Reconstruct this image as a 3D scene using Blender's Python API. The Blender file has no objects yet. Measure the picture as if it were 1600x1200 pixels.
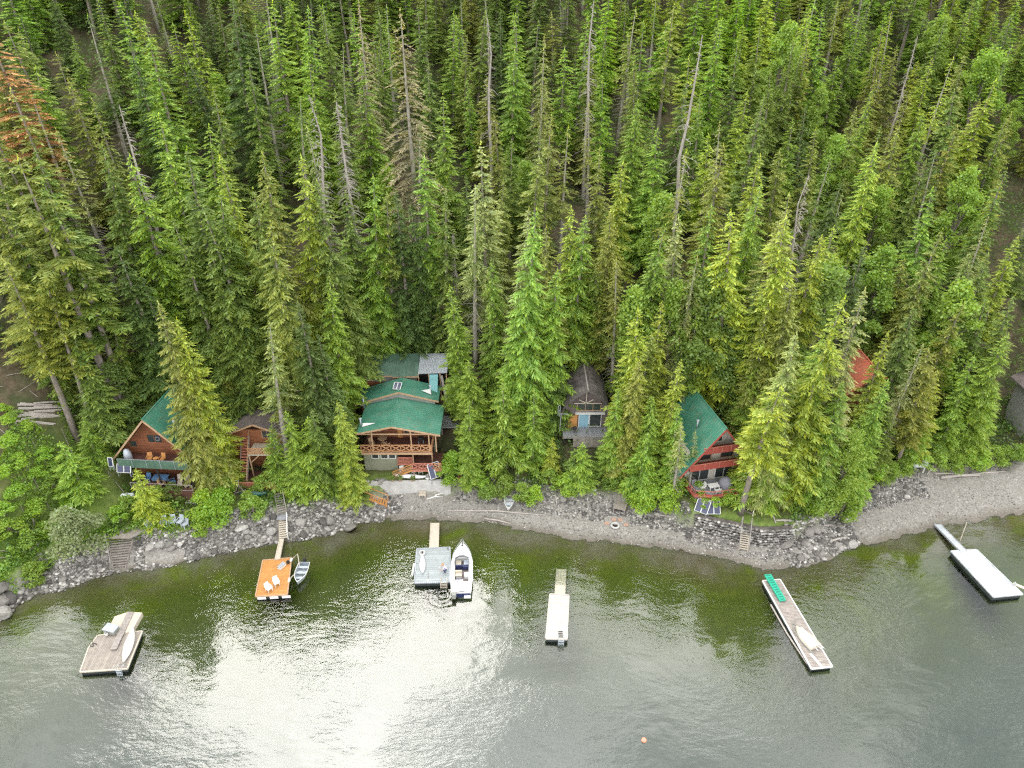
import bpy, math, random
import numpy as np
from mathutils import Vector, Matrix
R = math.radians
scene = bpy.context.scene
col = scene.collection

# ------------------------------------------------------------------ camera
CAM_H, PITCH, F = 60.0, R(31.6), 1109.0
cam_d = bpy.data.cameras.new('camera')
cam = bpy.data.objects.new('camera', cam_d)
col.objects.link(cam)
cam.location = (0, 0, CAM_H)
cam.rotation_euler = (math.pi / 2 - PITCH, 0, 0)
cam_d.sensor_width = 36.0
cam_d.lens = F / 1600 * 36.0
cam_d.clip_end = 3000
scene.camera = cam
CF = Vector((0, math.cos(PITCH), -math.sin(PITCH)))
CU = Vector((0, math.sin(PITCH), math.cos(PITCH)))
CR = Vector((1, 0, 0))

# ------------------------------------------------------------------ world and sun
SUN_EL, SUN_AZ = R(49.0), R(-21.0)        # azimuth from +Y, negative to -X
sun_dir = Vector((math.sin(SUN_AZ) * math.cos(SUN_EL), math.cos(SUN_AZ) * math.cos(SUN_EL), math.sin(SUN_EL)))
world = bpy.data.worlds.new('World')
scene.world = world
world.use_nodes = True
wt = world.node_tree
for n in list(wt.nodes): wt.nodes.remove(n)
def wn(t, **k):
    n = wt.nodes.new(t)
    for a, b in k.items(): setattr(n, a, b)
    return n
w_out = wn('ShaderNodeOutputWorld')
w_sky = wn('ShaderNodeTexSky', sky_type='NISHITA', sun_disc=False)
w_sky.sun_elevation = SUN_EL
w_sky.sun_rotation = SUN_AZ
w_b1 = wn('ShaderNodeBackground'); w_b1.inputs['Strength'].default_value = 0.13
wt.links.new(w_sky.outputs[0], w_b1.inputs[0])
# high cloud deck: broken grey-white cloud, brightest where the sun stands behind it
w_tc = wn('ShaderNodeTexCoord')
w_dot = wn('ShaderNodeVectorMath', operation='DOT_PRODUCT')
w_nrm = wn('ShaderNodeVectorMath', operation='NORMALIZE')
wt.links.new(w_tc.outputs['Generated'], w_nrm.inputs[0])
wt.links.new(w_nrm.outputs[0], w_dot.inputs[0])
w_dot.inputs[1].default_value = sun_dir
def wmath(op, a, b=None):
    n = wn('ShaderNodeMath', operation=op)
    for i, v in enumerate((a, b)):
        if v is None: continue
        if isinstance(v, (int, float)): n.inputs[i].default_value = v
        else: wt.links.new(v, n.inputs[i])
    return n.outputs[0]
cosang = wmath('MAXIMUM', w_dot.outputs['Value'], 0.0)
glow1 = wmath('MULTIPLY', wmath('POWER', cosang, 2.4), 1.9)
glow2 = wmath('MULTIPLY', wmath('POWER', cosang, 60.0), .7)
w_no = wn('ShaderNodeTexNoise'); w_no.inputs['Scale'].default_value = 3.0
w_no.inputs['Detail'].default_value = 7.0; w_no.inputs['Distortion'].default_value = 0.25
wt.links.new(w_nrm.outputs[0], w_no.inputs['Vector'])
w_ramp = wn('ShaderNodeMapRange'); w_ramp.inputs['From Min'].default_value = 0.35; w_ramp.inputs['From Max'].default_value = 0.68
w_ramp.inputs['To Min'].default_value = 0.5; w_ramp.inputs['To Max'].default_value = 1.45
wt.links.new(w_no.outputs['Fac'], w_ramp.inputs['Value'])
cl_str = wmath('MULTIPLY', wmath('ADD', wmath('ADD', glow1, glow2), 1.6), w_ramp.outputs[0])
w_b2 = wn('ShaderNodeBackground'); w_b2.inputs['Color'].default_value = (1.0, 0.99, 0.97, 1)
wt.links.new(cl_str, w_b2.inputs['Strength'])
w_mix = wn('ShaderNodeMixShader')
w_mr = wn('ShaderNodeMapRange'); w_mr.inputs['From Min'].default_value = 0.33; w_mr.inputs['From Max'].default_value = 0.5
w_mr.inputs['To Min'].default_value = 0.55; w_mr.inputs['To Max'].default_value = 0.97
wt.links.new(w_no.outputs['Fac'], w_mr.inputs['Value'])
wt.links.new(w_mr.outputs[0], w_mix.inputs['Fac'])
wt.links.new(w_b1.outputs[0], w_mix.inputs[1]); wt.links.new(w_b2.outputs[0], w_mix.inputs[2])
wt.links.new(w_mix.outputs[0], w_out.inputs['Surface'])

sun_d = bpy.data.lights.new('sun', 'SUN')
sun_d.energy = .5
sun_d.angle = R(24)
sun_d.color = (1.0, 0.95, 0.86)
sun = bpy.data.objects.new('sun', sun_d); col.objects.link(sun)
sun.rotation_euler = (-sun_dir).to_track_quat('-Z', 'Y').to_euler()
sun.location = (0, 0, 150)

scene.view_settings.view_transform = 'Standard'
scene.view_settings.look = 'None'
scene.view_settings.exposure = 0.97
scene.view_settings.gamma = 1.0
scene.view_settings.use_curve_mapping = False
scene.cycles.use_denoising = False
scene.cycles.pixel_filter_type = 'BLACKMAN_HARRIS'
scene.cycles.filter_width = 1.3
scene.cycles.max_bounces = 6
scene.cycles.diffuse_bounces = 3
scene.cycles.glossy_bounces = 3
scene.cycles.transmission_bounces = 3
scene.cycles.transparent_max_bounces = 8
scene.cycles.sample_clamp_indirect = 6.0

# ------------------------------------------------------------------ pixel helpers (photo 1600 x 1200)
def ray(px, py):
    return (CF * F + CR * (px - 800) - CU * (py - 600)).normalized()
def P(px, py, z=0.0):
    d = ray(px, py); t = (z - CAM_H) / d.z
    return Vector((d.x * t, d.y * t, z))
def PY(px, py, y):
    """point of the view line of a pixel on the vertical plane Y = y"""
    d = ray(px, py); t = y / d.y
    return Vector((d.x * t, y, CAM_H + d.z * t))
def proj(p):
    v = Vector(p) - Vector((0, 0, CAM_H)); d = v.dot(CF)
    return 800 + F * v.dot(CR) / d, 600 - F * v.dot(CU) / d

# ------------------------------------------------------------------ terrain function
_sp = [(-260, 1130), (-120, 1060), (0, 972), (35, 938), (60, 925), (100, 920), (150, 900), (200, 889), (260, 885), (320, 868), (370, 858),
       (430, 845), (480, 840), (520, 832), (560, 815), (620, 810), (700, 812), (780, 818), (830, 830), (900, 842), (960, 848),
       (1020, 855), (1080, 862), (1150, 878), (1200, 889), (1250, 887), (1300, 870), (1340, 852), (1400, 842), (1450, 826),
       (1500, 818), (1600, 800), (1750, 780), (1900, 770)]
_sw = [P(a, b, 0.0) for a, b in _sp]
SX = np.array([p.x for p in _sw]); SY = np.array([p.y for p in _sw])
def X_at(px):                      # world x of a shore pixel column
    return float(np.interp(px, [a for a, b in _sp], SX))
# columns: beach width, beach rise, bank width, bank rise
_prof = [(-260, 1, .3, 4, 2.2), (0, 3.5, .6, 3, 1.8), (45, 3, .6, 3, 1.8), (80, .4, .2, 3.6, 2.5), (560, .6, .2, 3.4, 2.4), (590, 1.2, .4, 2.4, 2.4), (606, 3.9, .8, .7, 2.3),
         (705, 3.9, .8, .7, 2.3), (725, 2.6, .6, 3.2, 2.2), (900, 3.0, .7, 3.2, 2.2), (970, 4.4, .9, 3.0, 2.0), (1040, 3.6, .8, 2.6, 2.0),
         (1074, 3.7, .7, .8, 2.0), (1243, 3.7, .7, .8, 2.0), (1300, 2.6, .6, 2.6, 1.8), (1350, 4.8, .9, 2.6, 1.6), (1450, 6.2, 1.1, 2.2, 1.5),
         (1600, 7.5, 1.3, 2.2, 1.5), (1900, 7.5, 1.3, 2.2, 1.5)]
PXs = np.array([X_at(a[0]) for a in _prof]); PV = np.array([a[1:] for a in _prof], float)
_rs = np.random.RandomState(7)
_wav = [(_rs.uniform(-1, 1, 2) * s, _rs.uniform(0, 6.28), a) for s, a in ((.06, 1.2), (.09, .9), (.16, .5), (.3, .25), (.55, .14), (.9, .08)) for _ in range(2)]
def TZ(x, y):
    x = np.asarray(x, float); y = np.asarray(y, float)
    wob = 0.35 * np.sin(x * .9 + 1) + .25 * np.sin(x * 2.1) + .12 * np.sin(x * 4.7)
    s = y - np.interp(x, SX, SY) + wob * .55
    bw = np.interp(x, PXs, PV[:, 0]); br = np.interp(x, PXs, PV[:, 1]); kw = np.interp(x, PXs, PV[:, 2]); kr = np.interp(x, PXs, PV[:, 3])
    z = np.where(s < 0, np.where(s > -3, .16 * s, -.48 + .42 * (s + 3)), 0.0)
    z = np.maximum(z, -9.0)
    z = np.where(s >= 0, br * np.clip(s / bw, 0, 1), z)
    t = np.clip((s - bw) / kw, 0, 1)
    z = z + kr * t * t * (3 - 2 * t)
    h = np.clip(s - bw - kw, 0, None)
    # narrow bench where the cabins stand, then the steep hill
    z = z + np.where(h < 4, .22 * h, .88 + .585 * (h - 4)) * 1.0
    up = np.clip((h - 2) / 12, 0, 1)
    n = np.zeros_like(z)
    for k, ph, a in _wav: n = n + a * np.sin(k[0] * x * 1.0 + k[1] * y + ph)
    return z + n * up * .8
# flattened pads under buildings: x, y, half size x, half size y, z
PADS = []
def T(x, y):
    z = TZ(x, y)
    for (cx, cy, hx, hy, pz) in PADS:
        d = np.maximum(np.abs(np.asarray(x) - cx) - hx, np.abs(np.asarray(y) - cy) - hy)
        w = np.clip(1 - d / 1.5, 0, 1)
        z = z * (1 - w) + pz * w
    return z
def Tf(x, y): return float(T(x, y))
def PT(px, py):
    """where the view line of a pixel meets the terrain"""
    d = ray(px, py); o = Vector((0, 0, CAM_H)); t = 40.0
    while t < 400:
        p = o + d * t
        if p.z < max(Tf(p.x, p.y), 0.0):
            lo, hi = t - .5, t
            for _ in range(12):
                m = (lo + hi) / 2; q = o + d * m
                if q.z < max(Tf(q.x, q.y), 0.0): hi = m
                else: lo = m
            q = o + d * hi; return Vector((q.x, q.y, max(Tf(q.x, q.y), 0.0)))
        t += .5
    return o + d * 300

# ------------------------------------------------------------------ materials
def new_mat(name):
    m = bpy.data.materials.new(name); m.use_nodes = True
    nt = m.node_tree
    for n in list(nt.nodes): nt.nodes.remove(n)
    return m, nt
class N:
    def __init__(s, nt): s.nt = nt
    def n(s, t, ins=None, **k):
        nd = s.nt.nodes.new(t)
        for a, b in k.items(): setattr(nd, a, b)
        for a, b in (ins or {}).items():
            if hasattr(b, 'is_output') or isinstance(b, bpy.types.NodeSocket): s.nt.links.new(b, nd.inputs[a])
            else: nd.inputs[a].default_value = b
        return nd
    def math(s, op, a, b=0.5):
        return s.n('ShaderNodeMath', {0: a, 1: b}, operation=op).outputs[0]
    def mix(s, fac, a, b, blend='MIX'):
        nd = s.n('ShaderNodeMix', data_type='RGBA', blend_type=blend)
        for key, v in ((0, fac), (6, a), (7, b)):
            if isinstance(v, bpy.types.NodeSocket): s.nt.links.new(v, nd.inputs[key])
            else: nd.inputs[key].default_value = (tuple(v) + (1,))[:4] if not isinstance(v, (int, float)) else v
        return nd.outputs[2]
    def noise(s, vec, scale, detail=4, rough=.55, dist=0):
        return s.n('ShaderNodeTexNoise', {'Vector': vec, 'Scale': scale, 'Detail': detail, 'Roughness': rough, 'Distortion': dist}).outputs['Fac']
    def range(s, v, a, b, c=0.0, d=1.0):
        return s.n('ShaderNodeMapRange', {'Value': v, 'From Min': a, 'From Max': b, 'To Min': c, 'To Max': d}).outputs[0]
    def ramp(s, fac, stops, interp='LINEAR'):
        nd = s.n('ShaderNodeValToRGB', {'Fac': fac}); cr = nd.color_ramp; cr.interpolation = interp
        while len(cr.elements) > 1: cr.elements.remove(cr.elements[-1])
        cr.elements[0].position = stops[0][0]; cr.elements[0].color = tuple(stops[0][1]) + (1,)
        for p, c in stops[1:]:
            e = cr.elements.new(p); e.color = tuple(c) + (1,)
        return nd.outputs[0]
    def mapping(s, vec, scale=(1, 1, 1), rot=(0, 0, 0)):
        return s.n('ShaderNodeMapping', {'Vector': vec, 'Scale': scale, 'Rotation': rot}).outputs[0]
def surf_mat(name, c, rough=.8, vary=.25, scale=3.0, c2=None, metal=0.0, bump=0.0, bscale=20.0, stretch=(1, 1, 1), seams=None, grain=None, spec=.5, litter=0.0):
    """painted / wooden / metal surface with tone variation; seams = (axis, spacing m, depth); grain = plank lines (axis, spacing, darkness)"""
    c = tuple(x * .82 for x in c); c2 = tuple(x * .82 for x in c2) if c2 else None
    m, nt = new_mat(name); g = N(nt)
    tc = g.n('ShaderNodeTexCoord').outputs['Object']
    v = g.mapping(tc, stretch)
    n1 = g.noise(v, scale, 6, .6)
    f = g.range(n1, .3, .7)
    lo = tuple(x * (1 - vary) for x in c); hi = tuple(min(1, x * (1 + vary)) for x in (c2 or c))
    colr = g.mix(f, lo, hi)
    n2 = g.noise(tc, scale * 6, 3)
    colr = g.mix(g.range(n2, .35, .75, 0, .35), colr, tuple(x * .7 for x in c))
    bumps = None
    sep = g.n('ShaderNodeSeparateXYZ', {0: tc})
    h = g.math('MULTIPLY', g.noise(tc, bscale, 4), bump)
    if grain:
        ax, sp, dk = grain
        q = g.math('DIVIDE', sep.outputs[ax], sp)
        fr = g.math('FRACT', q, 0)
        line = g.range(g.math('ABSOLUTE', g.math('SUBTRACT', fr, .5), 0), .40, .49)
        idn = g.n('ShaderNodeTexWhiteNoise', {'W': g.math('FLOOR', q, 0)}, noise_dimensions='1D').outputs['Value']
        colr = g.mix(g.range(idn, 0, 1, 0, .45), colr, tuple(x * .55 for x in c))
        colr = g.mix(g.math('MULTIPLY', line, dk), colr, tuple(x * .15 for x in c))
        h = g.math('SUBTRACT', h, g.math('MULTIPLY', line, .02))
    if seams:
        ax, sp, dp = seams
        fr = g.math('FRACT', g.math('DIVIDE', sep.outputs[ax], sp), 0)
        line = g.range(g.math('ABSOLUTE', g.math('SUBTRACT', fr, .5), 0), .36, .5)
        h = g.math('ADD', h, g.math('MULTIPLY', line, dp))
        colr = g.mix(g.math('MULTIPLY', line, .25), colr, tuple(min(1, x * 1.25) for x in c))
    if litter:      # fallen needles, lichen and washed-out streaks
        ln = g.noise(tc, 1.4, 8, .75); colr = g.mix(g.range(ln, .5, .66, 0, litter), colr, (.11, .09, .045))
        ln2 = g.noise(tc, .35, 5, .6); colr = g.mix(g.range(ln2, .48, .7, 0, litter * .8), colr, tuple(min(1, x * .75 + .09) for x in c))
    b = g.n('ShaderNodeBump', {'Height': h, 'Strength': .8, 'Distance': 1.0})
    p = g.n('ShaderNodeBsdfPrincipled', {'Base Color': colr, 'Roughness': rough, 'Metallic': metal, 'Normal': b.outputs[0], 'Specular IOR Level': spec})
    o = g.n('ShaderNodeOutputMaterial'); nt.links.new(p.outputs[0], o.inputs['Surface'])
    return m

M = {}
M['green_metal'] = surf_mat('green_metal', (.055, .22, .15), .45, .2, .7, metal=0.0, seams=(0, .45, .03), spec=.6, litter=.45)
M['green_metal_y'] = surf_mat('green_metal_y', (.055, .22, .15), .45, .2, .7, metal=0.0, seams=(1, .45, .03), spec=.6, litter=.45)
M['old_green_metal'] = surf_mat('old_green_metal', (.06, .13, .09), .6, .3, .6, c2=(.09, .16, .12), seams=(0, .5, .035))
M['red_metal'] = surf_mat('red_metal', (.52, .13, .07), .55, .2, .6, seams=(1, .45, .03), litter=.5)
M['tin'] = surf_mat('tin', (.42, .45, .50), .45, .2, 2, metal=.35, seams=(0, .22, .03))
M['blue_tin'] = surf_mat('blue_tin', (.14, .36, .38), .5, .2, 2, seams=(0, .3, .02))
M['shake'] = surf_mat('shake', (.09, .075, .07), .95, .4, 1.2, c2=(.17, .15, .14), bump=.1, bscale=9, grain=(2, .22, .5))
M['brown_shingle'] = surf_mat('brown_shingle', (.16, .13, .125), .95, .3, 1.2, bump=.05, bscale=9)
M['log_wall'] = surf_mat('log_wall', (.25, .085, .035), .75, .25, 1.5, grain=(2, .24, .7), bump=.03)
M['cedar_wall'] = surf_mat('cedar_wall', (.33, .12, .05), .8, .3, 1.5, grain=(2, .2, .5))
M['sage_wall'] = surf_mat('sage_wall', (.26, .27, .19), .85, .12, 1.0, c2=(.29, .30, .22), bump=.02)
M['grey_wall'] = surf_mat('grey_wall', (.27, .28, .25), .85, .15, 1.0)
M['white_paint'] = surf_mat('white_paint', (.74, .74, .72), .6, .06, 2)
M['cream_wall'] = surf_mat('cream_wall', (.55, .52, .45), .8, .1, 2)
M['trim_wood'] = surf_mat('trim_wood', (.46, .30, .18), .75, .2, 3)
M['rail_wood'] = surf_mat('rail_wood', (.52, .27, .13), .75, .2, 3)
M['red_rail'] = surf_mat('red_rail', (.36, .07, .05), .65, .2, 3)
M['pink_rail'] = surf_mat('pink_rail', (.50, .19, .13), .7, .2, 3)
M['brown_deck'] = surf_mat('brown_deck', (.13, .05, .035), .8, .25, 2, grain=(0, .14, .6))
M['grey_deck'] = surf_mat('grey_deck', (.34, .35, .38), .8, .12, 2, grain=(0, .14, .35))
M['weathered'] = surf_mat('weathered', (.34, .30, .26), .9, .3, 2.5, stretch=(1, 1, 1), grain=(0, .16, .55))
M['weathered_y'] = surf_mat('weathered_y', (.34, .30, .27), .9, .35, 2.5, grain=(1, .18, .7))
M['grey_lumber'] = surf_mat('grey_lumber', (.30, .27, .25), .9, .3, 4)
M['orange_deck'] = surf_mat('orange_deck', (.60, .27, .07), .6, .15, 2, grain=(1, .14, .55))
M['grey_dock'] = surf_mat('grey_dock', (.36, .40, .41), .55, .08, 2, grain=(1, .32, .3))
M['pale_dock'] = surf_mat('pale_dock', (.55, .51, .46), .55, .10, 1.0, grain=(1, .30, .2), litter=.12)
M['white_dock'] = surf_mat('white_dock', (.48, .52, .56), .35, .12, .5, c2=(.60, .62, .64), grain=(1, .6, .14), litter=.12)
M['dock_side'] = surf_mat('dock_side', (.035, .045, .045), .6, .3, 3)
M['ramp_tan'] = surf_mat('ramp_tan', (.52, .46, .38), .7, .1, 2)
M['yellow_ramp'] = surf_mat('yellow_ramp', (.56, .50, .40), .7, .1, 2)
M['teal_ramp'] = surf_mat('teal_ramp', (.02, .42, .27), .55, .15, 3)
M['teal_dark'] = surf_mat('teal_dark', (.01, .22, .15), .6, .2, 3)
M['concrete'] = surf_mat('concrete', (.46, .455, .44), .9, .15, 1.2, c2=(.52, .51, .49), bump=.02, bscale=8)
M['gelcoat'] = surf_mat('gelcoat', (.80, .80, .80), .25, .03, 1)
M['navy'] = surf_mat('navy', (.02, .03, .10), .5, .2, 2)
M['aluminium'] = surf_mat('aluminium', (.45, .50, .55), .4, .15, 4, metal=.5)
M['rubber'] = surf_mat('rubber', (.015, .015, .018), .8, .2, 3)
M['black_paint'] = surf_mat('black_paint', (.02, .02, .022), .5, .2, 3)
M['seat_beige'] = surf_mat('seat_beige', (.55, .50, .40), .7, .1, 3)
M['carpet'] = surf_mat('carpet', (.20, .17, .17), .9, .15, 6)
M['canoe_green'] = surf_mat('canoe_green', (.01, .10, .08), .4, .15, 2)
M['tank_white'] = surf_mat('tank_white', (.66, .70, .72), .4, .08, 3)
M['red_cap'] = surf_mat('red_cap', (.55, .05, .03), .5, .1, 3)
M['chair_blue'] = surf_mat('chair_blue', (.45, .50, .56), .6, .1, 3)
M['cloth_blue'] = surf_mat('cloth_blue', (.10, .22, .42), .9, .2, 4)
M['cloth_grey'] = surf_mat('cloth_grey', (.22, .22, .26), .9, .2, 4)
M['brick'] = surf_mat('brick', (.42, .27, .20), .9, .2, 5)
M['firewood'] = surf_mat('firewood', (.50, .24, .10), .9, .4, 12, bump=.1, bscale=15)
M['driftwood'] = surf_mat('driftwood', (.42, .38, .35), .9, .25, 3, stretch=(1, 1, 6), bump=.03)
M['log_grey'] = surf_mat('log_grey', (.32, .30, .31), .9, .3, 3, bump=.03)
M['deadwood'] = surf_mat('deadwood', (.16, .13, .105), .95, .3, 3)
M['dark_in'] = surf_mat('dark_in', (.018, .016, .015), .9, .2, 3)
M['buoy_red'] = surf_mat('buoy_red', (.75, .30, .20), .5, .1, 3)
M['orange_wood'] = surf_mat('orange_wood', (.55, .26, .08), .6, .15, 3)
M['skin'] = surf_mat('skin', (.50, .30, .21), .6, .05, 3)
M['shirt_lilac'] = surf_mat('shirt_lilac', (.62, .58, .72), .85, .08, 3)
M['door_blue'] = surf_mat('door_blue', (.26, .46, .58), .5, .1, 1)
def glass_mat():
    m, nt = new_mat('glass'); g = N(nt)
    tc = g.n('ShaderNodeTexCoord').outputs['Object']
    c = g.mix(g.noise(tc, 2.0), (.015, .02, .022), (.05, .06, .06))
    p = g.n('ShaderNodeBsdfPrincipled', {'Base Color': c, 'Roughness': .06, 'Specular IOR Level': .8})
    o = g.n('ShaderNodeOutputMaterial'); nt.links.new(p.outputs[0], o.inputs['Surface']); return m
M['glass'] = glass_mat()
def solar_mat():
    m, nt = new_mat('solar'); g = N(nt)
    tc = g.n('ShaderNodeTexCoord').outputs['Object']
    br = g.n('ShaderNodeTexBrick', {'Vector': tc, 'Color1': (.012, .018, .06, 1), 'Color2': (.02, .028, .085, 1), 'Mortar': (.07, .08, .11, 1),
                                    'Scale': 1.0, 'Mortar Size': .008, 'Brick Width': .16, 'Row Height': .16}, offset=0.0)
    p = g.n('ShaderNodeBsdfPrincipled', {'Base Color': br.outputs[0], 'Roughness': .12})
    o = g.n('ShaderNodeOutputMaterial'); nt.links.new(p.outputs[0], o.inputs['Surface']); return m
M['solar'] = solar_mat()
def rock_mat(name, a, b):
    m, nt = new_mat(name); g = N(nt)
    tc = g.n('ShaderNodeTexCoord').outputs['Object']
    oi = g.n('ShaderNodeObjectInfo').outputs['Random']
    ge = g.n('ShaderNodeNewGeometry').outputs['Random Per Island']
    r = g.math('FRACT', g.math('ADD', oi, ge), 0)
    c = g.ramp(r, [(0, tuple(x * .5 for x in a)), (.3, a), (.65, tuple(x * 1.9 for x in a)), (.85, tuple((x + y) / 2 for x, y in zip(a, b))), (1, b)])
    n = g.noise(tc, 2.6, 6, .65)
    c = g.mix(g.range(n, .4, .7, 0, .6), c, tuple(x * .45 for x in a))
    bp = g.n('ShaderNodeBump', {'Height': g.noise(tc, 5, 6), 'Strength': .5, 'Distance': .1})
    p = g.n('ShaderNodeBsdfPrincipled', {'Base Color': c, 'Roughness': .9, 'Normal': bp.outputs[0]})
    o = g.n('ShaderNodeOutputMaterial'); nt.links.new(p.outputs[0], o.inputs['Surface']); return m
M['rock'] = rock_mat('rock', (.125, .118, .108), (.44, .425, .40))
M['rubble'] = rock_mat('rubble', (.13, .124, .115), (.54, .52, .49))
def leaf_mat(name, obj_color=True, base=(.06, .11, .03), trans=.5, tipc=1.6):
    """foliage: own colour of the tree x clump to clump variation; the growing tips of the sprays are paler"""
    m, nt = new_mat(name); g = N(nt)
    tc = g.n('ShaderNodeTexCoord').outputs['Object']
    if obj_color: c = g.n('ShaderNodeObjectInfo').outputs['Color']
    else: c = g.n('ShaderNodeRGB').outputs[0]; c.default_value = base + (1,)
    rnd = g.n('ShaderNodeNewGeometry').outputs['Random Per Island']
    hsv = g.n('ShaderNodeHueSaturation', {'Hue': g.range(rnd, 0, 1, .482, .518), 'Saturation': g.range(rnd, 0, 1, 1.04, .78), 'Value': g.range(rnd, 0, 1, .76, 1.36), 'Fac': 1.0, 'Color': c}).outputs[0]
    n = g.noise(tc, .55, 3)
    c2 = g.mix(g.range(n, .35, .65, 0, .55), hsv, g.mix(1.0, hsv, (.7, .75, .72), 'MULTIPLY'))
    at = g.n('ShaderNodeAttribute', attribute_name='tip').outputs['Fac']
    c3 = g.mix(g.range(at, .3, 1.0, 0, .75), c2, g.mix(1.0, c2, (tipc * 1.12, tipc, tipc * .8), 'MULTIPLY'))
    d = g.n('ShaderNodeBsdfDiffuse', {'Color': c3})
    t = g.n('ShaderNodeBsdfTranslucent', {'Color': g.mix(1.0, c3, (1.25, 1.35, .6), 'MULTIPLY')})
    mx = g.n('ShaderNodeMixShader', {0: trans, 1: d.outputs[0], 2: t.outputs[0]})
    gl = g.n('ShaderNodeBsdfGlossy', {'Roughness': .5, 'Color': (.8, .85, .8, 1)})
    mx2 = g.n('ShaderNodeMixShader', {0: .025, 1: mx.outputs[0], 2: gl.outputs[0]})
    o = g.n('ShaderNodeOutputMaterial'); nt.links.new(mx2.outputs[0], o.inputs['Surface']); return m
M['needles'] = leaf_mat('needles')
M['leaves'] = leaf_mat('leaves', trans=.45, tipc=1.25)
def bark_mat(name, a, b):
    m, nt = new_mat(name); g = N(nt)
    tc = g.mapping(g.n('ShaderNodeTexCoord').outputs['Object'], (3, 3, .5))
    n = g.noise(tc, 3, 6, .7)
    c = g.mix(g.range(n, .3, .7), a, b)
    p = g.n('ShaderNodeBsdfPrincipled', {'Base Color': c, 'Roughness': .95})
    o = g.n('ShaderNodeOutputMaterial'); nt.links.new(p.outputs[0], o.inputs['Surface']); return m
M['bark'] = bark_mat('bark', (.09, .07, .055), (.26, .23, .20))
M['snag'] = bark_mat('snag', (.17, .15, .13), (.36, .33, .30))
M['twig'] = bark_mat('twig', (.15, .13, .11), (.34, .32, .27))

def ground_mat():
    m, nt = new_mat('ground'); g = N(nt)
    geo = g.n('ShaderNodeNewGeometry'); pos = geo.outputs['Position']
    zone = g.n('ShaderNodeAttribute', attribute_name='zone').outputs['Color']
    sz = g.n('ShaderNodeSeparateColor', {0: zone})       # R: bed depth, G: beach, B: green cover
    z = g.n('ShaderNodeSeparateXYZ', {0: pos}).outputs[2]
    n1 = g.noise(pos, .25, 5); n2 = g.noise(pos, 1.6, 6, .65); n3 = g.noise(pos, 7, 4)
    soil = g.mix(g.range(n2, .3, .7), (.045, .034, .02), (.125, .10, .065))
    soil = g.mix(g.range(n1, .4, .6, 0, .7), soil, (.035, .055, .018))
    grass = g.mix(g.range(n2, .3, .7), (.075, .14, .022), (.19, .27, .05))
    land = g.mix(sz.outputs[2], soil, grass)
    vor = g.n('ShaderNodeTexVoronoi', {'Vector': pos, 'Scale': 5.5}).outputs['Color']
    peb = g.n('ShaderNodeSeparateColor', {0: vor}).outputs[0]
    vor2 = g.n('ShaderNodeTexVoronoi', {'Vector': pos, 'Scale': 11.0}).outputs['Color']
    peb2 = g.n('ShaderNodeSeparateColor', {0: vor2}).outputs[1]
    beach = g.ramp(g.math('ADD', g.math('MULTIPLY', peb, .5), g.math('MULTIPLY', peb2, .5)), [(0, (.12, .11, .10)), (.5, (.21, .20, .182)), (.8, (.25, .24, .225)), (1, (.42, .41, .40))])
    beach = g.mix(g.range(n2, .4, .7, 0, .45), beach, (.24, .22, .19))
    wet = g.range(z, .02, .28, 1, 0)
    beach = g.mix(g.math('MULTIPLY', wet, .72), beach, (.10, .085, .065))
    land = g.mix(sz.outputs[1], land, beach)
    # lake bed
    bn = g.math('MULTIPLY', g.math('SUBTRACT', n1, .5), 2.2)
    zd = g.math('ADD', z, bn)
    bed = g.ramp(g.range(zd, -8.0, 0, 0, 1), [(0, (.085, .110, .090)), (.35, (.105, .125, .080)), (.62, (.10, .12, .045)), (.84, (.085, .112, .018)), (.93, (.115, .12, .036)), (.975, (.155, .14, .085)), (1, (.19, .17, .13))])
    gx = g.n('ShaderNodeSeparateXYZ', {0: pos}).outputs[0]
    bright = g.range(g.noise(pos, .16, 3, .5, .8), .53, .66, 0, .75)
    bed = g.mix(g.math('MULTIPLY', bright, g.range(z, -4.5, -1.0, .0, 1)), bed, (.13, .17, .01))
    bed = g.mix(g.math('MULTIPLY', g.range(n3, .5, .7), .35), bed, g.mix(1.0, bed, (.5, .5, .5), 'MULTIPLY'))
    under = g.range(z, -.06, -.01, 1, 0)
    cfin = g.mix(under, land, bed)
    bp = g.n('ShaderNodeBump', {'Height': g.math('ADD', n3, peb), 'Strength': .55, 'Distance': .08})
    p = g.n('ShaderNodeBsdfPrincipled', {'Base Color': cfin, 'Roughness': .95, 'Normal': bp.outputs[0], 'Specular IOR Level': .2})
    o = g.n('ShaderNodeOutputMaterial'); nt.links.new(p.outputs[0], o.inputs['Surface']); return m
M['ground'] = ground_mat()

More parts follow.
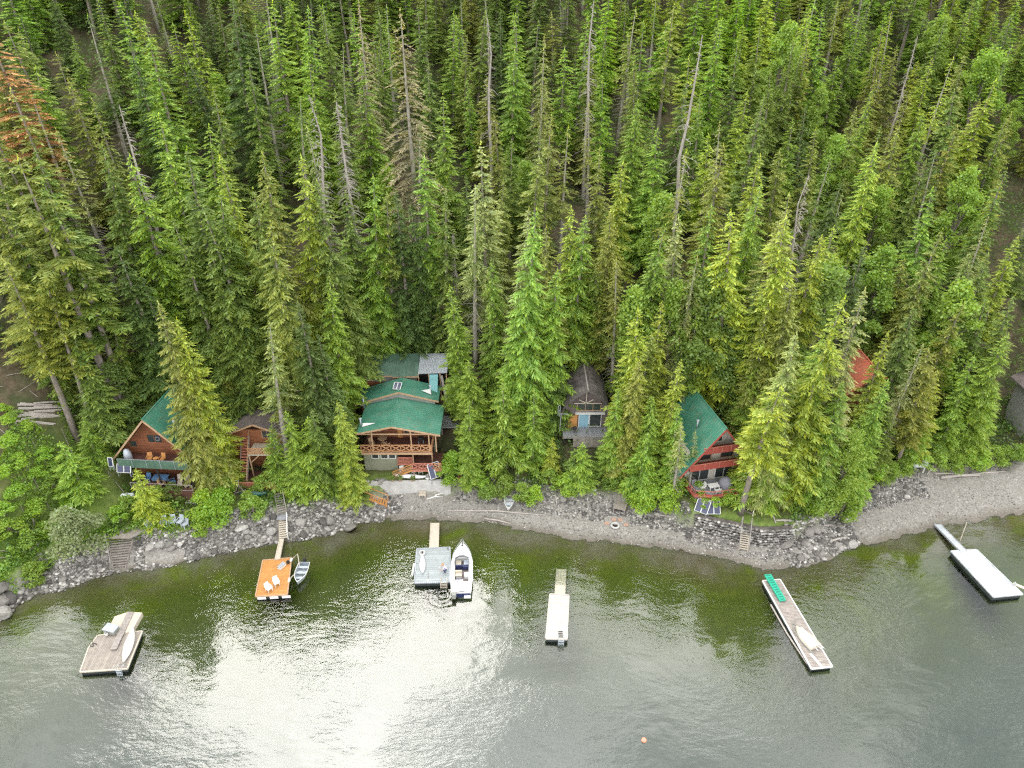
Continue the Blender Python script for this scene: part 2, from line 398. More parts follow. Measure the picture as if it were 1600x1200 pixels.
def water_mat():
    m, nt = new_mat('water'); g = N(nt)
    pos = g.n('ShaderNodeNewGeometry').outputs['Position']
    # rippled and calm patches
    patch = g.range(g.noise(pos, .055, 3, .5, 1.0), .38, .62, .12, 1.35)
    warp = g.n('ShaderNodeTexNoise', {'Vector': pos, 'Scale': .07, 'Detail': 2.0}).outputs['Color']
    wv = g.n('ShaderNodeVectorMath', {0: warp, 1: (5, 5, 0)}, operation='MULTIPLY').outputs[0]
    pw = g.n('ShaderNodeVectorMath', {0: pos, 1: wv}, operation='ADD').outputs[0]
    swell = g.noise(g.mapping(pw, (.28, .55, 1), (0, 0, .5)), 1.0, 2, .4)
    mid = g.noise(g.mapping(pw, (1.0, 2.0, 1), (0, 0, .2)), 1.0, 3, .5)
    fine = g.noise(g.mapping(pw, (2.2, 4.2, 1), (0, 0, -.35)), 1.0, 4, .62)
    h = g.math('ADD', g.math('MULTIPLY', swell, .055), g.math('MULTIPLY', g.math('MULTIPLY', mid, .034), patch))
    h = g.math('ADD', h, g.math('MULTIPLY', g.math('MULTIPLY', fine, .016), patch))
    # rings spreading from the swim ladder of the grey dock
    c = P(692, 930, 0)
    dv = g.n('ShaderNodeVectorMath', {0: pos, 1: (c.x, c.y, 0)}, operation='DISTANCE').outputs['Value']
    ring = g.math('MULTIPLY', g.math('SINE', g.math('MULTIPLY', dv, 11.0), 0), g.range(dv, .3, 2.6, .004, 0))
    h = g.math('ADD', h, ring)
    b = g.n('ShaderNodeBump', {'Height': h, 'Strength': 1.0, 'Distance': 1.0})
    fr = g.n('ShaderNodeFresnel', {'IOR': 1.62, 'Normal': b.outputs[0]}).outputs[0]
    gl = g.n('ShaderNodeBsdfGlossy', {'Roughness': .03, 'Color': (1, 1, 1, 1), 'Normal': b.outputs[0]})
    tr = g.n('ShaderNodeBsdfTransparent', {'Color': (.90, .95, .90, 1)})
    mx = g.n('ShaderNodeMixShader', {0: fr, 1: tr.outputs[0], 2: gl.outputs[0]})
    o = g.n('ShaderNodeOutputMaterial'); nt.links.new(mx.outputs[0], o.inputs['Surface']); return m
M['water'] = water_mat()

# ------------------------------------------------------------------ mesh helpers
def tag(o, label=None, cat=None, group=None, kind=None):
    if label: o['label'] = label
    if cat: o['category'] = cat
    if group: o['group'] = group
    if kind: o['kind'] = kind
    return o
def empty(name, loc, rz=0.0, label=None, cat=None, group=None, kind=None):
    o = bpy.data.objects.new(name, None); col.objects.link(o)
    o.location = loc; o.rotation_euler = (0, 0, rz); o.empty_display_size = .3
    return tag(o, label, cat, group, kind)
class MB:
    def __init__(s): s.v = []; s.f = []; s.mi = []; s.m = 0
    def add(s, vs, fs):
        k = len(s.v); s.v += [tuple(v) for v in vs]
        for f in fs: s.f.append(tuple(i + k for i in f)); s.mi.append(s.m)
        return s
    def box(s, x0, x1, y0, y1, z0, z1):
        return s.add([(x0, y0, z0), (x1, y0, z0), (x1, y1, z0), (x0, y1, z0), (x0, y0, z1), (x1, y0, z1), (x1, y1, z1), (x0, y1, z1)],
                     [(0, 3, 2, 1), (4, 5, 6, 7), (0, 1, 5, 4), (1, 2, 6, 5), (2, 3, 7, 6), (3, 0, 4, 7)])
    def prism(s, pts, z0, z1):
        """vertical prism over a CCW polygon of (x, y); z1 may be a list of heights"""
        n = len(pts)
        zt = z1 if isinstance(z1, (list, tuple)) else [z1] * n
        zb = z0 if isinstance(z0, (list, tuple)) else [z0] * n
        vs = [(p[0], p[1], b) for p, b in zip(pts, zb)] + [(p[0], p[1], t) for p, t in zip(pts, zt)]
        fs = [tuple(range(n - 1, -1, -1)), tuple(range(n, 2 * n))] + [(i, (i + 1) % n, n + (i + 1) % n, n + i) for i in range(n)]
        return s.add(vs, fs)
    def prism_y(s, pts, y0, y1):
        """profile of (x, z) extruded along y"""
        n = len(pts)
        vs = [(p[0], y0, p[1]) for p in pts] + [(p[0], y1, p[1]) for p in pts]
        fs = [tuple(range(n)), tuple(range(2 * n - 1, n - 1, -1))] + [(i, n + i, n + (i + 1) % n, (i + 1) % n) for i in range(n)]
        return s.add(vs, fs)
    def bar(s, a, b, w, h=None, up=(0, 0, 1)):
        """rectangular bar from a to b"""
        a = Vector(a); b = Vector(b); h = h or w; d = (b - a).normalized(); u = Vector(up)
        if abs(d.dot(u)) > .98: u = Vector((1, 0, 0))
        r = d.cross(u).normalized() * (w / 2); u = r.cross(d).normalized() * (h / 2)
        vs = [a - r - u, a + r - u, a + r + u, a - r + u, b - r - u, b + r - u, b + r + u, b - r + u]
        return s.add(vs, [(3, 2, 1, 0), (4, 5, 6, 7), (0, 1, 5, 4), (1, 2, 6, 5), (2, 3, 7, 6), (3, 0, 4, 7)])
    def tube(s, pts, rad, n=8, cap=True):
        pts = [Vector(p) for p in pts]; rad = rad if isinstance(rad, (list, tuple)) else [rad] * len(pts)
        vs = []
        for i, p in enumerate(pts):
            d = (pts[min(i + 1, len(pts) - 1)] - pts[max(i - 1, 0)]).normalized()
            u = Vector((0, 0, 1)) if abs(d.z) < .95 else Vector((1, 0, 0))
            r = d.cross(u).normalized(); u = r.cross(d).normalized()
            for k in range(n):
                a = 2 * math.pi * k / n; vs.append(p + (r * math.cos(a) + u * math.sin(a)) * rad[i])
        fs = [(i * n + k, i * n + (k + 1) % n, (i + 1) * n + (k + 1) % n, (i + 1) * n + k) for i in range(len(pts) - 1) for k in range(n)]
        if cap: fs += [tuple(range(n - 1, -1, -1)), tuple((len(pts) - 1) * n + k for k in range(n))]
        return s.add(vs, fs)
    def lathe(s, prof, n=12, c=(0, 0, 0)):
        vs = []
        for r, z in prof:
            for k in range(n):
                a = 2 * math.pi * k / n; vs.append((c[0] + r * math.cos(a), c[1] + r * math.sin(a), c[2] + z))
        fs = [(i * n + k, i * n + (k + 1) % n, (i + 1) * n + (k + 1) % n, (i + 1) * n + k) for i in range(len(prof) - 1) for k in range(n)]
        return s.add(vs, fs)
    def build(s, name, mat, parent=None, loc=(0, 0, 0), rz=0.0, smooth=False):
        me = bpy.data.meshes.new(name); me.from_pydata(s.v, [], s.f); me.validate()
        for mm in (mat if isinstance(mat, (list, tuple)) else [mat]): me.materials.append(M[mm])
        if len(me.polygons) == len(s.mi): me.polygons.foreach_set('material_index', s.mi)
        if smooth: me.polygons.foreach_set('use_smooth', [True] * len(me.polygons))
        me.update()
        o = bpy.data.objects.new(name, me); col.objects.link(o)
        o.location = loc; o.rotation_euler = (0, 0, rz)
        if parent: o.parent = parent
        return o
def np_mesh(name, V, Fq, mat, attr=None, color=None):
    """fast quad mesh from arrays; attr = per-vertex float 'tip'"""
    me = bpy.data.meshes.new(name)
    V = np.asarray(V, np.float32); Fq = np.asarray(Fq, np.int32)
    k = Fq.shape[1]
    me.vertices.add(len(V)); me.vertices.foreach_set('co', V.ravel())
    me.loops.add(Fq.size); me.loops.foreach_set('vertex_index', Fq.ravel())
    me.polygons.add(len(Fq)); me.polygons.foreach_set('loop_start', np.arange(0, Fq.size, k, dtype=np.int32))
    me.update(calc_edges=True)
    if attr is not None:
        a = me.attributes.new('tip', 'FLOAT', 'POINT'); a.data.foreach_set('value', np.asarray(attr, np.float32))
    if color is not None:
        a = me.attributes.new('zone', 'FLOAT_COLOR', 'POINT'); a.data.foreach_set('color', np.asarray(color, np.float32).ravel())
    me.materials.append(M[mat])
    return me
def link(name, me, parent=None, loc=(0, 0, 0), rz=0):
    o = bpy.data.objects.new(name, me); col.objects.link(o); o.location = loc; o.rotation_euler = (0, 0, rz)
    if parent: o.parent = parent
    return o
# ------------------------------------------------------------------ building pads (levelled ground)
PADS += [(-14.6, 72.6, 4.4, 2.4, 3.1), (-14.0, 83.2, 6.2, 2.9, 8.2), (-14.6, 78.3, 5.5, 1.6, 5.0), (9.4, 78.3, 3.2, 4.2, 5.6), (47.1, 81.8, 3.8, 4.0, 4.6), (23.6, 71.5, 4.4, 4.4, 3.3), (-42.4, 71, 4.6, 4.6, 4.0), (71, 78, 4, 4, 3.0), (-32, 72, 3.4, 4, 3.2)]

# ------------------------------------------------------------------ terrain mesh
def axis(segs):
    out = []
    for a, b, st in segs: out += list(np.arange(a, b, st))
    return np.array(out + [segs[-1][1]])
gx = axis([(-420, -140, 14), (-140, -72, 2.5), (-72, 78, .6), (78, 150, 2.5), (150, 420, 14)])
gy = axis([(-420, -40, 20), (-40, 30, 5), (30, 48, 1.5), (48, 84, .4), (84, 120, 1.2), (120, 200, 3), (200, 420, 12)])
GX, GY = np.meshgrid(gx, gy)
GZ = T(GX, GY)
rs = np.random.RandomState(3)
inl = GY - np.interp(GX, SX, SY)
GZ = GZ + rs.normal(0, 1, GZ.shape) * np.where(inl > 6, .07, np.where(inl > 0, .02, .03))
ix = np.arange(len(gx) * len(gy)).reshape(len(gy), len(gx))
quads = np.stack([ix[:-1, :-1], ix[:-1, 1:], ix[1:, 1:], ix[1:, :-1]], -1).reshape(-1, 4)
bwid = np.interp(GX, PXs, PV[:, 0]) + np.interp(GX, PXs, PV[:, 2]) * .9
beach = np.clip((bwid - inl) / 1.2, 0, 1)
SXp = GX
grn = np.clip(1 - (inl - 6) / 18, 0, 1) * np.clip((-GX - 42) / 8, 0, 1)
grn = np.maximum(grn, np.clip((inl - 1.5) / 1.5, 0, 1) * np.clip(1 - (inl - 4.5) / 2.5, 0, 1) * .7)
zone = np.stack([np.zeros_like(GX), beach, grn, np.ones_like(GX)], -1).reshape(-1, 4)
me = np_mesh('ground', np.stack([GX, GY, GZ], -1).reshape(-1, 3), quads, 'ground', color=zone)
me.polygons.foreach_set('use_smooth', [True] * len(me.polygons))
tag(link('ground', me), kind='structure')
w = MB(); w.add([(-800, -800, 0), (800, -800, 0), (800, 110, 0), (-800, 110, 0)], [(0, 1, 2, 3)])
tag(w.build('water', 'water'), kind='structure')

# ------------------------------------------------------------------ tree meshes
def conifer(seed, H=26.0, Rm=3.0, base=.06, n_wh=46, per=5, droop=.35, up=.12, sp=.5, lean=0.0, taper=.9, gap=0.0, sparse=1.0, bare=0.0, lw=.16, hang=.5):
    """returns (trunk mesh builder, crown arrays). Crown = drooping boughs carrying feathery sprays."""
    rg = np.random.RandomState(seed)
    V = []; TIP = []; twigs = MB()
    ph = rg.uniform(0, 6.28)
    def axis_at(z): return np.array([lean * (z / H) ** 2 * math.cos(ph), lean * (z / H) ** 2 * math.sin(ph)])
    lump = rg.uniform(.75, 1.2, 9)
    for w_ in range(n_wh):
        t = (w_ + rg.uniform(-.3, .3)) / (n_wh - 1); t = min(max(t, 0), 1)
        z = H * (base + (1 - base) * t * .985)
        prof = (1 - t) ** taper * min(1.0, .72 + t * 3.2)
        L0 = Rm * prof + .18
        k = max(3, int(round(per * (1 if t < .8 else .8))))
        for b in range(k):
            ang = rg.uniform(0, 6.283)
            sect = int((ang / 6.283) * 3 + t * 6) % 9
            L = L0 * rg.uniform(.62, 1.1) * (lump[sect] if t < .85 else 1)
            if rg.rand() < gap: continue
            ax = axis_at(z)
            d = np.array([math.cos(ang), math.sin(ang)])
            side = np.array([-d[1], d[0]])
            if t < bare or rg.rand() < .05:
                # dead bare bough
                pts = []
                for q in (0, .5, 1):
                    r_ = L * .8 * q; pts.append((ax[0] + d[0] * r_, ax[1] + d[1] * r_, z - droop * L * q * q * .8 + up * L * q * .4))
                twigs.tube(pts, [.045, .03, .012], 3, False)
                if t < bare: continue
            ns = max(4, int(L / (sp * .155)))
            for i in range(ns):
                q = (i + rg.uniform(.3, .9)) / ns
                r_ = L * q
                zz = z + up * L * q - droop * L * q ** 1.8
                c = np.array([ax[0] + d[0] * r_, ax[1] + d[1] * r_, zz]) + rg.normal(0, .05, 3)
                ll = (.30 + .5 * math.sin(math.pi * min(1, q * .8 + .12))) * min(1.0, L * .42) * rg.uniform(.75, 1.25) * sparse * .9 + .10
                for sg in (-1, 1):
                    a = rg.uniform(.5, 1.25)
                    dr = np.array([d[0] * math.cos(a) + side[0] * sg * math.sin(a), d[1] * math.cos(a) + side[1] * sg * math.sin(a), -hang * rg.uniform(.4, 1.2)])
                    dr /= np.linalg.norm(dr)
                    wv = np.cross(dr, np.array([0, 0, 1.0])); wv /= np.linalg.norm(wv) + 1e-6
                    roll = rg.uniform(-.7, .7)
                    nv = np.cross(wv, dr)
                    wv = wv * math.cos(roll) + nv * math.sin(roll)
                    wd = lw * rg.uniform(.24, .5)
                    V += [c, c + dr * ll * .5 + wv * wd, c + dr * ll, c + dr * ll * .5 - wv * wd]
                    TIP += [q * .5, q * .7, .35 + q * .65, q * .7]
            # spray at the end of the bough
            e = c + np.array([d[0], d[1], -.45]) * .55 * min(1, L)
            wv = np.array([side[0], side[1], 0]) * lw * .55
            V += [c, (c + e) / 2 + wv, e, (c + e) / 2 - wv]; TIP += [.7, .9, 1, .9]
    # leader
    top = axis_at(H)
    for k in range(7):
        a = k * .9; zz = H - .25 * k
        d = np.array([math.cos(a), math.sin(a), -.3]); c = np.array([top[0], top[1], zz])
        wv = np.array([-math.sin(a), math.cos(a), 0]) * .07; e = c + d * (.1 + .09 * k)
        V += [c + np.array([0, 0, .3]), (c + e) / 2 + wv, e, (c + e) / 2 - wv]; TIP += [1, 1, 1, 1]
    tr = MB(); pts = []; rr = []
    for i in range(9):
        z = H * i / 8 * .985; a = axis_at(z); pts.append((a[0], a[1], z)); rr.append(.30 * (1 - i / 8) ** .85 * H / 26 + .015)
    pts[0] = (pts[0][0], pts[0][1], -1.2); tr.tube(pts, rr, 7)
    tr.add(twigs.v, twigs.f)
    return tr, np.array(V, np.float32), np.array(TIP, np.float32)
def snag(seed, H=24, broken=False, dense=1.0, fuzz=0.0):
    rg = np.random.RandomState(seed); tr = MB()
    pts = [(0, 0, -1.2)] + [(rg.normal(0, .05) * i, rg.normal(0, .05) * i, H * i / 6) for i in range(1, 7)]
    rr = [.28 * (1 - i / 6.6) ** .8 for i in range(7)]
    tr.tube(pts, rr, 7)
    for k in range(int(H * 9 * dense)):
        t = rg.uniform(.18, .99) ** .8; z = H * t; a = rg.uniform(0, 6.28)
        L = (2.6 * (1 - t) + .35) * rg.uniform(.4, 1.1)
        c, s_ = math.cos(a), math.sin(a)
        m = (c * L * .5, s_ * L * .5, z - .12 * L); e = (c * L, s_ * L, z - .5 * L * rg.uniform(.2, 1.2))
        tr.tube([(0, 0, z), m, e], [.05, .032, .012], 3, False)
        for j in range(2):
            q = rg.uniform(.3, .9); p = Vector(m).lerp(Vector(e), q); b = a + rg.choice([-.9, .9])
            tr.tube([p, p + Vector((math.cos(b) * L * .3, math.sin(b) * L * .3, -.25 * L))], [.022, .008], 3, False)
    return tr
def deciduous(seed, H=11, Rm=2.6, n=5200, low=.25, ls=.24, nl=16):
    rg = np.random.RandomState(seed); tr = MB()
    tr.tube([(0, 0, -.8), (.1, .05, H * .4), (.05, .1, H * .75)], [.16, .11, .05], 7)
    lobes = []
    for i in range(nl):
        t = low + (1 - low) * ((i + rg.rand()) / nl); a = rg.uniform(0, 6.28)
        rr = Rm * math.sin(math.pi * min(.97, (t - low) / (1 - low) * .72 + .26)) * rg.uniform(.2, .85)
        c = np.array([math.cos(a) * rr, math.sin(a) * rr, H * t * .9]); lobes.append((c, Rm * rg.uniform(.2, .42)))
        tr.tube([(0, 0, H * t * .5), tuple(c * np.array([.6, .6, .88])), tuple(c)], [.05, .03, .012], 4, False)
    V = []; TIP = []
    for i in range(n):
        c, r_ = lobes[rg.randint(len(lobes))]
        d = rg.normal(0, 1, 3); d /= np.linalg.norm(d); d[2] = abs(d[2]) * .9 if rg.rand() < .65 else d[2]
        p = c + d * r_ * rg.uniform(.55, 1.08) * np.array([1, 1, .95])
        u = rg.normal(0, 1, 3); u[2] -= .5; u /= np.linalg.norm(u); w_ = np.cross(u, rg.normal(0, 1, 3)); w_ /= np.linalg.norm(w_)
        L = ls * rg.uniform(.6, 1.4)
        V += [p, p + u * L * .5 + w_ * L * .42, p + u * L, p + u * L * .5 - w_ * L * .42]; TIP += [.3, .5, .8, .5]
    return tr, np.array(V, np.float32), np.array(TIP, np.float32)
def quad_idx(V): return np.arange(len(V), dtype=np.int32).reshape(-1, 4)
VAR = {}
def reg(key, res, leaf='needles', bark='bark', H=26.0):
    tr, V, TIP = res
    tm = bpy.data.meshes.new('trunk'); tm.from_pydata(tr.v, [], tr.f); tm.materials.append(M[bark]); tm.polygons.foreach_set('use_smooth', [True] * len(tm.polygons))
    cm = np_mesh('crown', V, quad_idx(V), leaf, attr=TIP)
    VAR.setdefault(key, []).append((tm, cm, H))
# spruce: conical, drooping;  cedar: dense, shaggy; fir: narrow; pine: high crown on a bare bole; grey: thin crown with dead lower boughs
for i in range(4): reg('spruce', conifer(10 + i, 26, 3.1 - .2 * i, .05, 46, 6, .42 + .05 * i, .10, .5, lean=.4 + .3 * i, gap=.04 * i, taper=.9 - .08 * i, hang=.55))
for i in range(4): reg('cedar', conifer(20 + i, 26, 3.0, .03, 54, 6, .55, .16, .46, lean=.4, taper=.72, hang=.85, lw=.15))
for i in range(4): reg('fir', conifer(30 + i, 26, 2.3, .10 + .05 * i, 48, 5, .25 + .06 * i, .16, .48, lean=.3 + .2 * i, gap=.05 * i, taper=.8 - .08 * i, hang=.35))
for i in range(4): reg('pine', conifer(40 + i, 28, 2.7, .42, 28, 4, .28, .14, .5, lean=.9, taper=.62, gap=.12, hang=.3))
for i in range(3): reg('grey', conifer(50 + i, 26, 2.4, .12, 42, 5, .40, .06, .6, lean=.6, taper=.8, gap=.10, sparse=.8, bare=.42, hang=.4, lw=.12), bark='twig')
for i in range(2): reg('tan', conifer(60 + i, 26, 3.0, .12, 40, 5, .55, .02, .55, lean=.4, taper=.72, gap=.05, sparse=.7, bare=.1, hang=.3, lw=.11), bark='twig')
for i in range(3): reg('young', conifer(70 + i, 12, 2.1, .02, 30, 5, .35, .14, .40, lean=.2, taper=.85, hang=.5, lw=.12), H=12)
for i in range(3): reg('leafy', deciduous(80 + i, 16, 3.1, 9500, .10, .25, 46), 'leaves', 'bark', 16)
for i in range(3): reg('shrub', deciduous(90 + i, 3.2, 1.9, 2600, .12, .2), 'leaves', 'bark', 3.2)
for i in range(1): reg('willow', deciduous(95, 7.0, 3.4, 5200, .2, .26), 'leaves', 'twig', 7)
SNAG = []
for i in range(4):
    tr = snag(100 + i, 24, dense=(1, .5, .8, .3)[i]); tm = bpy.data.meshes.new('trunk'); tm.from_pydata(tr.v, [], tr.f); tm.materials.append(M['snag'])
    SNAG.append(tm)
TINT = {'yellow': (0.297, 0.366, 0.036), 'bright': (0.207, 0.323, 0.034), 'green': (0.157, 0.233, 0.042), 'dark': (0.098, 0.159, 0.038),
        'olive': (0.228, 0.265, 0.051), 'pale': (0.286, 0.323, 0.122), 'orange': (.43, .23, .09), 'tan': (.31, .28, .20), 'lime': (0.244, 0.398, 0.021), 'greyleaf': (0.286, 0.350, 0.191)}
TREES = []      # records for labels
_ti = 0
rt = random.Random(5)
def put_tree(kind, x, y, h, tint, wid=1.0, rec=True, z=None):
    global _ti
    _ti += 1
    z = Tf(x, y) if z is None else z
    name = {'spruce': 'spruce_tree', 'cedar': 'cedar_tree', 'fir': 'fir_tree', 'pine': 'pine_tree', 'grey': 'lichen_spruce_tree', 'tan': 'dying_spruce_tree', 'young': 'young_conifer_tree',
            'leafy': 'leafy_tree', 'shrub': 'shrub', 'willow': 'willow_tree', 'snag': 'dead_tree'}[kind]
    root = bpy.data.objects.new(name, None); col.objects.link(root); root.location = (x, y, z)
    root.rotation_euler = (rt.uniform(-.035, .035), rt.uniform(-.035, .035), rt.uniform(0, 6.28))
    if kind == 'snag':
        tm = SNAG[_ti % 4]; s_ = h / 24; wd = s_ * wid; cm = None
    else:
        tm, cm, H = VAR[kind][_ti % len(VAR[kind])]; s_ = h / H; wd = (s_ ** .75) * wid * (1.28 if kind not in ('shrub', 'willow', 'leafy') else 1.1)
    root.scale = (wd, wd, s_)
    t = bpy.data.objects.new('trunk', tm); col.objects.link(t); t.parent = root
    if cm:
        c = bpy.data.objects.new('crown', cm); col.objects.link(c); c.parent = root
        b = TINT[tint]; k = rt.uniform(.86, 1.14)
        c.color = (b[0] * k * rt.uniform(.93, 1.07), b[1] * k, b[2] * k * rt.uniform(.85, 1.15), 1)
    TREES.append(dict(o=root, kind=kind, tint=tint, x=x, y=y, z=z, h=h, w=wid))
    return root
# core of each building as the photo shows it (pixel box) and the depth in front of which nothing may stand
CORE = [(562, 556, 700, 592, 87.5), (182, 620, 258, 765, 67), (570, 552, 695, 770, 80), (880, 575, 926, 690, 75), (1082, 620, 1130, 770, 67), (1340, 560, 1368, 605, 78), (375, 690, 415, 755, 68)]
def tip_tree(px, py, h0, kind, tint, wid=1.0):
    """a tree whose top shows at this place of the photo; its height is adjusted until it stands clear of the cabins"""
    d = ray(px, py); o = Vector((0, 0, CAM_H)); best = None
    TS_ = np.arange(45, 330, .6); PZ_ = CAM_H + d.z * TS_; TT_ = T(d.x * TS_, d.y * TS_)
    for dh in (0, -1.5, 1.5, -3, 3, -4.5, 4.5, 6, -6, 8, -8, 10, -10, -12):
        h = h0 + dh
        if h < 4: continue
        hh = np.nonzero(PZ_ - h < TT_)[0]
        if len(hh) == 0: continue
        hit = o + d * float(TS_[hh[0]])
        bz = Tf(hit.x, hit.y); bad = abs(dh) * .15
        s_in = hit.y - float(np.interp(hit.x, SX, SY)); bw_ = float(np.interp(hit.x, PXs, PV[:, 0] + PV[:, 2] * .8))
        if s_in < bw_: bad += 6 + (bw_ - s_in) * 3
        for (cx, cy, hx, hy, pz) in PADS:
            if abs(hit.x - cx) < hx + .5 and abs(hit.y - cy) < hy + .5: bad += 30
        for q in (0, .15, .3, .45, .6, .75, .9):
            u, v = proj((hit.x, hit.y, bz + h * q)); r_ = 2.3 * wid * (1 - q) * 11
            for (a0, b0, c0, d0, yy) in CORE:
                if hit.y < yy and a0 - r_ < u < c0 + r_ and b0 < v < d0: bad += 3 * min(1, .15 + max(0, min(u + r_, c0) - max(u - r_, a0)) / (c0 - a0))
        if best is None or bad < best[0] - 1e-6: best = (bad, hit, h)
    if best is None or best[0] > 28: return None
    return put_tree(kind, best[1].x, best[1].y, best[2], tint, wid)
K = {'s': 'spruce', 'c': 'cedar', 'f': 'fir', 'p': 'pine', 'g': 'grey', 't': 'tan', 'y': 'young', 'l': 'leafy', 'x': 'snag'}
C_ = {'y': 'yellow', 'b': 'bright', 'g': 'green', 'd': 'dark', 'o': 'olive', 'p': 'pale', 'O': 'orange', 't': 'tan', 'l': 'lime'}
